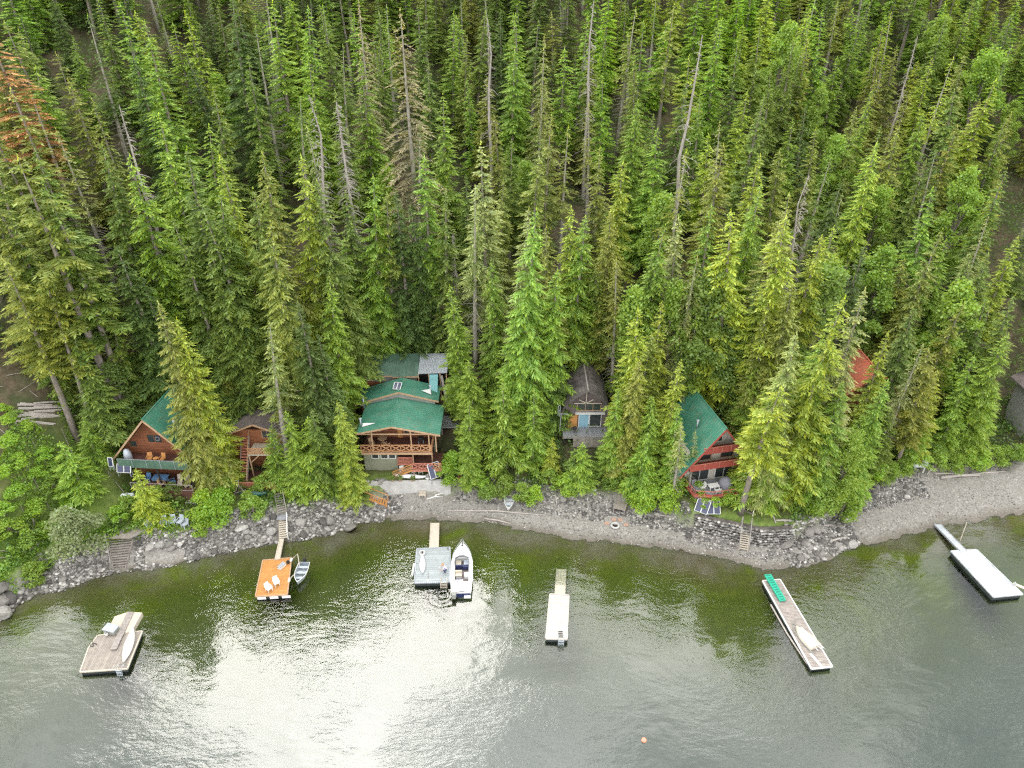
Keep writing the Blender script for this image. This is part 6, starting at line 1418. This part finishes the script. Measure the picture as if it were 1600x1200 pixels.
p = PT(1197, 724); t = open_boat((p.x, p.y, p.z + 1.0), -math.pi / 2, 5.0, 2.0, 'white motorboat with black stripe parked under trees above the brown stairs', 'gelcoat', 'seat_beige', name='parked_boat', H=1.0, rot=(0, 0))
t.part('hull_stripe', 'black_paint', lambda m: m.box(.93, .99, -2.4, 1.0, .35, .8)); t.part('cradle', 'grey_lumber', lambda m: (m.box(-.9, .9, -1.6, -1.4, -1.2, .12), m.box(-.9, .9, 1.0, 1.2, -1.2, .12)))
for (px_, py_, rz, lb) in ((1093, 809, -.55, 'leaning twin solar panel on the rocks, turned askew beside its neighbour'), (1114, 811, .0, 'upright twin solar panel on a stand on the stone wall')):
    p = PT(px_, py_); panel_stand('solar_panel', (p.x, p.y, max(p.z, 2.55)), rz, .78, 1.55, 2, lb, .75, .3)
p = PT(728, 752); t = Th('woodpile', (p.x, p.y, p.z), 0, 'stack of orange split firewood beside the concrete wall', 'woodpile')
t.part('split_logs', 'firewood', lambda m: [m.tube([(-.95 + i * .17 + (j % 2) * .08, -.25, .1 + j * .15), (-.95 + i * .17 + (j % 2) * .08 + rf.uniform(-.03, .03), .3, .1 + j * .15)], rf.uniform(.06, .085), 5) for j in range(6) for i in range(12 - (j > 3))])
p = PT(970, 790); t = Th('platform', (p.x, p.y, p.z + .35), -.35, 'small grey weathered platform on the rocks above the brick fire circle', 'deck'); t.box('boards', 'weathered', -.75, .75, -1.2, 1.2, 0, .1); t.boxes('joist', 'grey_lumber', [(-.7, -.6, -1.1, 1.1, -.8, -.003), (.6, .7, -1.1, 1.1, -.8, -.003)])
p = PT(961, 822); t = Th('fire_ring', (p.x, p.y, p.z), 0, 'round pale stone fire ring on the beach among brick slabs', 'fire pit')
t.part('ring', 'concrete', lambda m: m.tube([(.45 * math.cos(a), .45 * math.sin(a), .1) for a in np.linspace(0, 2 * math.pi, 13)], .12, 6)); t.part('ash', 'dark_in', lambda m: m.lathe([(.36, .05), (.01, .07)], 12))
for (px_, py_, lb) in ((959, 812, 'brick slab behind the fire ring on the beach'), (969, 812.5, 'brick slab beside the first one behind the fire ring'), (948, 818, 'pale brick slab on the lodge side of the fire ring'), (978, 820, 'brick slab on the red-decked cabin side of the fire ring')):
    p = PT(px_, py_); t = Th('paving_slab', (p.x, p.y, p.z), rf.uniform(-.3, .3), lb, 'slab'); t.part('slab', 'brick', lambda m: m.box(-.27, .27, -.22, .22, -.02, .09))
for k, (px_, py_, rz, lb) in enumerate(((258, 822, .3, 'first white garden chair at the end of the row near the path'), (271, 820, .1, 'second white garden chair in the row, before the low plank'), (283, 820, -.3, 'third white garden chair in the row, turned aside'), (290, 824, -.6, 'last white garden chair in the row against the bright shrub'))):
    p = PT(px_, py_); chair((p.x, p.y, p.z + .05), rz, lb, 'chair_blue', name='garden_chair', s=1.15, group='garden chairs on the rocky bank')
p = PT(234, 826); chair((p.x, p.y, p.z + .05), .8, 'lone pale garden chair at the head of the platform beside bushes', 'chair_blue', name='garden_chair')
for (pa, pb, lb) in (((255, 801), (306, 800), 'long grey timber edging on the terrace behind the garden chairs'), ((262, 811), (300, 808), 'shorter grey timber edging directly behind the garden chairs')):
    a, b = PT(*pa), PT(*pb); t = Th('timber_edging', tuple(a), 0, lb, 'timber'); t.part('timber', 'grey_lumber', lambda m: m.bar((0, 0, .12), tuple(b - a + Vector((0, 0, .12))), .22, .3))
stairs('stairs', lift(303, 776, .3), lift(298, 790, .2), 1.2, 1.2, 4, 'short grey stone steps up to the log cabin lower deck', 'concrete', ())
# benches and planks at the foot of the concrete wall
p = PT(660, 777); t = Th('bench', (p.x, p.y, p.z), 0, 'pale wooden bench at the foot of the concrete wall', 'bench'); t.box('seat', 'ramp_tan', -.45, .45, -.2, .2, .38, .45); t.boxes('leg', 'ramp_tan', [(-.4, -.3, -.18, .18, 0, .38)]); t.boxes('leg', 'ramp_tan', [(.3, .4, -.18, .18, 0, .38)]); t.box('backrest', 'ramp_tan', -.45, .45, .22, .27, .45, .85)
DRIFT = [((668, 780), (692, 777), .07, 'pale straight plank on the beach beside the bench', 'white_paint'), ((679, 775), (701, 772), .07, 'pale plank leaning at the foot of the concrete wall corner', 'white_paint'),
         ((700, 799), (852, 806), .09, 'very long thin bleached log lying along the upper beach', 'driftwood'), ((757, 811), (798, 819), .09, 'short white driftwood log near the water beyond the long thin log', 'driftwood'),
         ((1008, 805), (1048, 808), .10, 'bleached log with a curved end at the foot of the bright bushes', 'driftwood'), ((1023, 812), (1034, 827), .10, 'grey log pointing down the beach below the bright bushes', 'driftwood'),
         ((1183, 838), (1226, 833), .12, 'thick bleached log at the foot of the stone wall beside the stairs', 'driftwood'), ((1229, 834), (1252, 815), .13, 'bleached log slanting up over the stone wall end', 'driftwood'), ((1212, 814), (1240, 815), .10, 'bleached log lying along the top of the stone wall', 'driftwood'),
         ((1204, 801), (1212, 818), .09, 'short bleached branch pointing up from the stone wall top', 'driftwood'), ((1297, 847), (1322, 841), .13, 'pale log among the white boulders below the big tree', 'driftwood'), ((1272, 826), (1305, 822), .16, 'broad weathered timber among the white boulders', 'grey_lumber'),
         ((1460, 741), (1502, 743), .13, 'bleached timber at the tree line of the wide beach, by the propane tank', 'driftwood'), ((1469, 748), (1530, 744), .20, 'thick bleached log at the tree line of the wide beach', 'driftwood'), ((1505, 745), (1570, 738), .12, 'slim bleached log at the tree line beyond the thick one', 'driftwood'),
         ((1448, 742), (1474, 716), .08, 'thin leaning branch beside the propane tank', 'driftwood'), ((376, 795), (397, 814), .08, 'grey branch lying on rocks below the green canoe', 'driftwood'), ((868, 773), (870, 790), .10, 'grey stump branch on the rocks below the arched shingle cabin', 'driftwood'),
         ((45, 862), (70, 846), .09, 'bleached branch on the bank behind the round shrub at the bay end', 'driftwood'), ((50, 806), (54, 822), .10, 'short pale dead stem on the grassy bank', 'driftwood'), ((475, 500), (616, 526), .0, '', '')]
for (pa, pb, r_, lb, mt) in DRIFT:
    if not r_: continue
    a, b = PT(*pa), PT(*pb); m_ = (a + b) / 2; m_.z = max(m_.z, Tf(m_.x, m_.y)); d_ = b - a; n_ = Vector((-d_.y, d_.x, 0)).normalized() * d_.length * .03
    t = Th('driftwood_log' if mt == 'driftwood' else 'plank', tuple(a), 0, lb, 'log' if mt == 'driftwood' else 'plank')
    t.part('log' if mt == 'driftwood' else 'board', mt, lambda m: m.tube([(0, 0, r_), tuple(m_ - a + n_ + Vector((0, 0, r_ + .03))), tuple(b - a + Vector((0, 0, r_)))], [r_ * 1.15, r_, r_ * .7], 7), smooth=True)
a, b = PT(556, 504), PT(617, 526); t = Th('fallen_tree', tuple(a), 0, 'pale fallen tree trunk across the bare slope behind the rear cabin', 'fallen tree'); t.part('trunk', 'snag', lambda m: m.tube([(0, 0, .3), tuple((b - a) * .5 + Vector((0, 0, .5))), tuple(b - a + Vector((0, 0, .3)))], [.16, .13, .08], 7))
t.part('branch', 'snag', lambda m: [m.tube([tuple((b - a) * q + Vector((0, 0, .4))), tuple((b - a) * q + Vector((rf.uniform(-.5, .5), rf.uniform(-.8, .8), 1.0)))], [.05, .015], 4) for q in (.2, .35, .5, .65, .8)])
# heap of bleached logs on the open slope
c = PT(68, 648)
for k in range(18):
    px0 = rf.uniform(22, 62); py0 = 632 + k * 1.7 + rf.uniform(-2, 2); ln = rf.uniform(30, 62)
    a, b = PT(px0, py0), PT(px0 + ln, py0 + rf.uniform(-6, 8)); h_ = .15 + .1 * (k % 3)
    t = Th('cut_log', tuple(a), 0, 'bleached grey log in the untidy heap on the open slope', 'log', 'bleached logs heaped on the open slope')
    t.part('log', 'driftwood', lambda m: m.tube([(0, 0, h_), tuple(b - a + Vector((0, 0, h_)))], [rf.uniform(.12, .18), .09], 8))

# ------------------------------------------------------------------ boulders and rubble
ico_v, ico_f = icosa()
def sub_ico(seed):
    import bmesh
    bm = bmesh.new(); bmesh.ops.create_icosphere(bm, subdivisions=2, radius=1)
    rg = np.random.RandomState(seed); dirs = rg.normal(0, 1, (7, 3)); dirs /= np.linalg.norm(dirs, axis=1)[:, None]; cut = rg.uniform(.55, .9, 7)
    for v in bm.verts:
        p = np.array(v.co)
        for d_, c_ in zip(dirs, cut):
            q = p.dot(d_)
            if q > c_: p = p - d_ * (q - c_) * .9
        v.co = Vector(p * rg.uniform(.95, 1.05) * np.array([1.15, .95, .75]))
    me = bpy.data.meshes.new('boulder'); bm.to_mesh(me); bm.free(); me.materials.append(M['rock']); return me
BM = [sub_ico(i) for i in range(8)]
rk = random.Random(21)
NOSTONE = [(168, 835, 210, 892), (225, 858, 290, 882), (428, 770, 450, 846), (1150, 765, 1200, 864), (640, 765, 708, 782), (668, 808, 690, 830), (789, 773, 805, 798), (1084, 798, 1125, 818), (944, 806, 985, 830), (250, 808, 300, 830), (560, 755, 600, 785)]
def free(x, y, z):
    u, v = proj((x, y, z)); return not any(a < u < c and b < v < d for a, b, c, d in NOSTONE)
def boulder(x, y, r_, label, group, sink=.35):
    o = bpy.data.objects.new('boulder', BM[rk.randrange(8)]); col.objects.link(o); z = max(Tf(x, y), -.5)
    o.location = (x, y, z + r_ * sink); o.scale = (r_ * rk.uniform(.8, 1.3), r_ * rk.uniform(.8, 1.2), r_ * rk.uniform(.7, 1.1)); o.rotation_euler = (rk.uniform(-.4, .4), rk.uniform(-.4, .4), rk.uniform(0, 6.28))
    tag(o, label, 'boulder', group)
for (px_, py_, r_, lb) in ((548, 826, .75, 'big round grey boulder at the waterline beside the tall yellow-green cedar'), (378, 828, .7, 'large pale boulder on the bank below the green canoe'), (413, 812, .65, 'large flat-faced boulder beside the small stair landing'), (425, 832, .8, 'big angular grey boulder next to the lower pale stairs'),
                           (8, 940, 1.0, 'large flat pale rock at the very end of the bay'), (4, 922, 1.0, 'white flat-topped rock above the flat pale rock at the bay end'), (16, 938, .8, 'rounded tan rock on the small beach at the bay end'), (6, 962, .9, 'dark grey rock at the water below the tan rock'), (880, 781, .5, 'round white boulder among rocks below the arched shingle cabin'), (515, 815, .7, 'tall grey boulder on the rocky bank between the stairs and the cedar')):
    q = PT(px_, py_); boulder(q.x, q.y, r_, lb, None, .4)
zones = [((62, 595), (0, 3.9), 115, 'grey boulder in the rocky bank between the bay end and the concrete wall', 'boulders of the grey rocky bank', (.22, .48)),
         ((706, 955), (3.0, 6.0), 30, 'mixed grey boulder on the bank between the firewood and the brick slabs', 'boulders of the middle bank', (.18, .36)),
         ((1000, 1090), (1.5, 5.0), 14, 'grey boulder on the bank near the leaning solar panels', 'boulders near the solar panels', (.2, .45)),
         ((1238, 1340), (.0, 4.5), 45, 'bleached boulder in the pale heap below the biggest shore tree', 'boulders of the pale point', (.22, .5)),
         ((1345, 1470), (4.8, 8.6), 30, 'pale stone on the slope below the propane tank', 'stones below the propane tank', (.18, .38))]
for (pa, pb), (s0, s1), n_, lb, gr, (r0, r1) in zones:
    for _ in range(n_):
        x = rk.uniform(X_at(pa), X_at(pb)); s_ = rk.uniform(s0, s1); y = float(np.interp(x, SX, SY)) + s_
        if free(x, y, Tf(x, y)): boulder(x, y, rk.uniform(r0, r1) * (1 if rk.random() < .8 else 1.4), lb, gr)
def rubble(name, spec, seed, label):
    rg = np.random.RandomState(seed); V = []; Fs = []; k = 0
    for (pa, pb), (s0, s1), n_, (r0, r1) in spec:
        x = rg.uniform(X_at(pa), X_at(pb), n_); s_ = s0 + (s1 - s0) * rg.beta(1.6, 1.6, n_) ; y = np.interp(x, SX, SY) + s_; z = T(x, y)
        r_ = r0 + (r1 - r0) * rg.rand(n_) ** 2
        for i in range(n_):
            if not free(x[i], y[i], z[i]): continue
            a = rg.uniform(0, 6.28); ca, sa = math.cos(a), math.sin(a)
            v = ico_v * rg.uniform(.72, 1.15, (12, 1)) * (r_[i] * np.array([1.25, .95, .7])); v = np.stack([v[:, 0] * ca - v[:, 1] * sa, v[:, 0] * sa + v[:, 1] * ca, v[:, 2]], 1)
            V.append(v + [x[i], y[i], z[i] + r_[i] * .25]); Fs.append(ico_f + k); k += 12
    tag(link(name, np_mesh(name, np.concatenate(V), np.concatenate(Fs), 'rubble')), label, 'stones', kind='stuff')
rubble('rubble', [((58, 600), (-.4, 4.2), 9500, (.08, .26)), ((590, 625), (.6, 3.2), 400, (.08, .25)), ((703, 965), (2.6, 6.4), 2300, (.06, .20)), ((965, 1085), (2.6, 5.4), 1100, (.07, .22)), ((1075, 1240), (1.0, 3.3), 900, (.05, .16)), ((1236, 1345), (-.1, 5.2), 1900, (.08, .26)),
                  ((1345, 1480), (4.2, 9.0), 2300, (.06, .2)), ((1480, 1640), (6.5, 9.8), 900, (.05, .14)), ((600, 1340), (-.2, 2.4), 1500, (.04, .10)), ((0, 60), (-.5, 3), 160, (.1, .4)), ((1340, 1600), (.0, 5), 700, (.04, .09))], 4, 'grey and white rubble stones spread along the shore bank')

# ------------------------------------------------------------------ shrubs and undergrowth
SH = """
85,760,3.0,b|60,800,3.2,l|30,770,2.6,l|20,830,3.2,l|50,850,3.0,b|110,800,3.0,b|35,720,2.2,l|70,710,2,b|15,690,2,l|120,740,3,b|55,895,2.6,b|205,800,2.6,b|235,795,2.8,b|190,815,2.4,l|250,782,2.4,b|275,775,2.2,g|325,800,3.4,l|340,815,3.6,l|318,825,2.6,l|355,770,2.8,b|350,790,3.0,l|398,805,3.0,b|390,790,2.2,b|375,755,2.0,b|470,770,3.4,l|455,752,3.0,l|410,762,2.0,b
560,780,2.4,g|700,745,2.6,l|712,730,2.8,l|735,740,3.0,l|750,760,2.6,l|790,765,2.6,b|815,775,2.4,b|835,780,2.4,l|765,775,2.4,b|860,755,2.4,b|885,765,2.6,l|905,760,2.6,b|925,745,2.4,b|985,770,2.8,b|1000,790,3.2,l|1020,790,3.6,l|1040,785,3.4,l|1050,760,3.2,l|1010,750,3.4,l|1030,740,3.2,b|960,760,2.4,b|1095,785,1.8,l|1115,790,1.6,l|1135,785,1.7,l|1090,770,1.8,b|1145,770,2.4,b
1210,760,3.2,l|1235,770,3.4,b|1255,790,3.6,l|1280,800,3.8,b|1310,805,4.0,b|1325,790,3.8,l|1240,745,3.6,l|1270,760,3.8,b|1300,775,4.0,l|1330,760,3.4,b|1345,740,3.0,b|1365,750,3.0,l|1385,745,2.8,b|1405,735,2.4,b|1350,720,3.0,b|1460,725,2.6,b|1485,730,2.6,b|1505,730,2.8,l|1525,728,2.6,l|1545,722,2.8,b|1565,720,2.6,b|1590,715,2.4,b|1500,700,3,b|1410,700,2.8,b|1450,700,3,b|1185,735,2.2,b|1165,745,2.4,l
640,545,2.4,b|620,550,2,b|660,540,2.2,b|600,545,2,g|650,565,1.6,b|25,650,1.6,b|15,655,1.6,l|45,665,1.6,b|5,640,1.5,b|60,740,2,b|90,730,2.2,b|10,740,2.2,l|100,770,2.6,l|75,830,2.4,l|10,800,2.6,b""".replace('\n', '|')
for rec in SH.split('|'):
    if not rec.strip(): continue
    a = rec.split(','); p = PT(float(a[0]), float(a[1])); lf = float(a[0]) < 140
    put_tree('shrub', p.x, p.y - .2, float(a[2]) * (.6 if lf else .95), 'lime' if lf and a[3] == 'b' and rf.random() < .7 else C_[a[3]], 1.4 if lf else 1.05)
p = PT(128, 862); put_tree('willow', p.x, p.y, 6.6, 'greyleaf', 1.0)
p = PT(58, 905); put_tree('shrub', p.x, p.y, 2.2, 'bright', 1.2)

def carpet(name, n, fn, ls, seed, label, mat='leaves', colr=(.09, .15, .03)):
    rg = np.random.RandomState(seed); V = np.zeros((n * 4, 3), np.float32); m_ = 0
    x, y, keep, rise = fn(rg, n); x = x[keep]; y = y[keep]; k = len(x); z = T(x, y) + rg.rand(k) ** 1.5 * rise[keep]*(1.0)
    c = np.stack([x, y, z], 1); u = rg.normal(0, 1, (k, 3)); u[:, 2] = np.abs(u[:, 2]) * .5; u /= np.linalg.norm(u, axis=1)[:, None]
    w_ = np.cross(u, rg.normal(0, 1, (k, 3))); w_ /= np.linalg.norm(w_, axis=1)[:, None]; L_ = ls * rg.uniform(.5, 1.4, (k, 1))
    V = np.stack([c, c + u * L_ * .5 + w_ * L_ * .4, c + u * L_, c + u * L_ * .5 - w_ * L_ * .4], 1).reshape(-1, 3)
    o = link(name, np_mesh(name, V, quad_idx(V), mat, attr=rg.uniform(.2, .8, len(V)))); o.color = colr + (1,); tag(o, label, 'undergrowth', kind='stuff')
def patch(x, y, f, seed, thr):
    r_ = np.random.RandomState(seed); v = np.zeros_like(x)
    for k in range(8): a = r_.uniform(0, 6.28); v = v + np.sin(f * (.6 + .25 * k) * (x * math.cos(a) + y * math.sin(a)) + r_.uniform(0, 6.28))
    return v > thr
def f_left(rg, n):
    x = rg.uniform(-66, -34, n); s_ = rg.uniform(2.6, 24, n); y = np.interp(x, SX, SY) + s_
    k = patch(x, y, .7, 1, -.1) | (s_ < 4); k &= rg.rand(n) < np.clip(1.2 - (x + 66) / 34, .1, 1); return x, y, k, .25 + 1.5 * np.clip(np.sin(x * 1.9 + np.sin(y * 1.3) * 1.5) * np.sin(y * 1.7 + np.sin(x * 1.1)), 0, 1)
carpet('undergrowth', 95000, f_left, .27, 41, 'bright green leafy undergrowth on the open slope and bank', colr=(.20, .34, .028))
def f_bank(rg, n):
    x = rg.uniform(-60, 92, n); s_ = rg.uniform(0, 7.0, n); b0 = np.interp(x, PXs, PV[:, 0]) + np.interp(x, PXs, PV[:, 2]) * .75; y = np.interp(x, SX, SY) + b0 + s_
    k = patch(x, y, .9, 2, -.4) & ~((x > -20) & (x < -7.5)); k &= ~((x > 18) & (x < 30) & (s_ < 1.6)); return x, y, k, np.full(n, .8)
carpet('bank_vegetation', 80000, f_bank, .24, 42, 'mixed green growth along the top of the shore bank', colr=(.11, .21, .025))
def f_for(rg, n):
    x = rg.uniform(-95, 95, n); y = rg.uniform(72, 175, n); s_ = y - np.interp(x, SX, SY)
    k = (s_ > 9) & patch(x, y, .5, 3, .0) & ~((x > -24) & (x < -6) & (y < 96)); return x, y, k, np.full(n, 2.2)
carpet('forest_undergrowth', 170000, f_for, .34, 43, 'dull green brush on the forest floor under the conifers', colr=(.11, .19, .035))
# bleached sticks lying on the bare slopes
def sticks():
    m = MB(); rg = random.Random(9)
    for _ in range(420):
        x = rg.uniform(-75, 60) if rg.random() < .6 else rg.uniform(-66, -44); y = float(np.interp(x, SX, SY)) + rg.uniform(9, 45); z = Tf(x, y); a = rg.uniform(0, 3.14); L_ = rg.uniform(.6, 3.2)
        x2, y2 = x + math.cos(a) * L_, y + math.sin(a) * L_
        m.tube([(x, y, z + .08), (x2, y2, Tf(x2, y2) + .12)], [.05, .025], 4, False)
    tag(m.build('fallen_branches', 'twig'), 'bleached fallen branches scattered on the forest slope', 'branches', kind='stuff')
sticks()
# ------------------------------------------------------------------ labels of trees and shrubs
LAND = [(-9e9, 'above the open grassy slope'), (115, 'above the log cabin'), (330, 'above the stacked-deck cabin'), (500, 'above the long rear cabin'), (720, 'between lodge and arched cabin'),
        (860, 'above the arched shingle cabin'), (960, 'between arched and red-decked cabins'), (1075, 'above the red-decked cabin'), (1210, 'above the pale boulder point'), (1325, 'above the red roof'), (1440, 'above the wide beach')]
LOWL = [(-9e9, 'on the open grassy bank'), (120, 'beside the log cabin'), (290, 'between log cabin and stacked decks'), (420, 'between grey stairs and lodge'), (560, 'around the lodge'), (700, 'between lodge and white rowing boat'),
        (810, 'between rowing boat and arched cabin'), (930, 'between arched and red-decked cabins'), (1075, 'around the red-decked cabin'), (1195, 'behind the pale boulder point'), (1345, 'around the red-roofed cabin'), (1450, 'behind the wide beach')]
KN = {'spruce': 'drooping spruce', 'cedar': 'shaggy cedar', 'fir': 'slim fir', 'pine': 'bare-stemmed pine', 'grey': 'grey-boughed spruce', 'tan': 'dying brown spruce', 'young': 'young conifer', 'leafy': 'leafy broadleaf tree', 'shrub': 'leafy shrub', 'willow': 'silvery willow', 'snag': 'bare dead tree'}
TN = {'yellow': 'yellow-green', 'bright': 'bright green', 'green': 'mid-green', 'dark': 'dark green', 'olive': 'olive', 'pale': 'pale', 'orange': 'orange-tinged', 'tan': 'tan', 'lime': 'lime green', 'greyleaf': 'grey-green'}
GR = {'shrub': 'shrubs along the shore and slope', 'leafy': 'broadleaf trees among the conifers', 'snag': 'dead trees in the forest', 'young': 'young conifers near the shore', 'willow': None}
ORD = ['first', 'second', 'third', 'fourth', 'fifth', 'sixth', 'seventh', 'eighth', 'ninth', 'tenth', 'eleventh', 'twelfth', 'thirteenth', 'fourteenth', 'fifteenth', 'sixteenth']
cells = {}
for t_ in TREES:
    u, v = proj((t_['x'], t_['y'], t_['z'])); s_ = t_['y'] - float(np.interp(t_['x'], SX, SY)); t_['u'] = u
    if s_ < 16: where = [w_ for a, w_ in LOWL if u >= a][-1]; band = ''
    else:
        where = [w_ for a, w_ in LAND if u >= a][-1]; band = 'low ' if s_ < 30 else 'midway ' if s_ < 55 else 'high '
    cells.setdefault((t_['kind'], t_['tint'] if t_['kind'] != 'snag' else '', band, where), []).append(t_)
for (kind, tint, band, where), L_ in cells.items():
    L_.sort(key=lambda q: q['u'])
    for i, t_ in enumerate(L_):
        tn = TN[tint] + ' ' if tint else ''
        if kind in ('tan', 'willow'): tn = ''
        lab = '%s%s %s%s' % (tn, KN[kind], band, where)
        if len(L_) > 1:
            lab = '%s %s, %s from the west' % ('', lab, ORD[min(i, 15)]); lab = lab.strip()
            if len(L_) == 2: lab = lab.replace(', first from the west', ', the more westerly').replace(', second from the west', ', the more easterly')
        t_['o']['label'] = lab; t_['o']['category'] = 'shrub' if kind == 'shrub' else 'tree'
        g = GR.get(kind, 'conifers of the hillside forest')
        if g: t_['o']['group'] = g
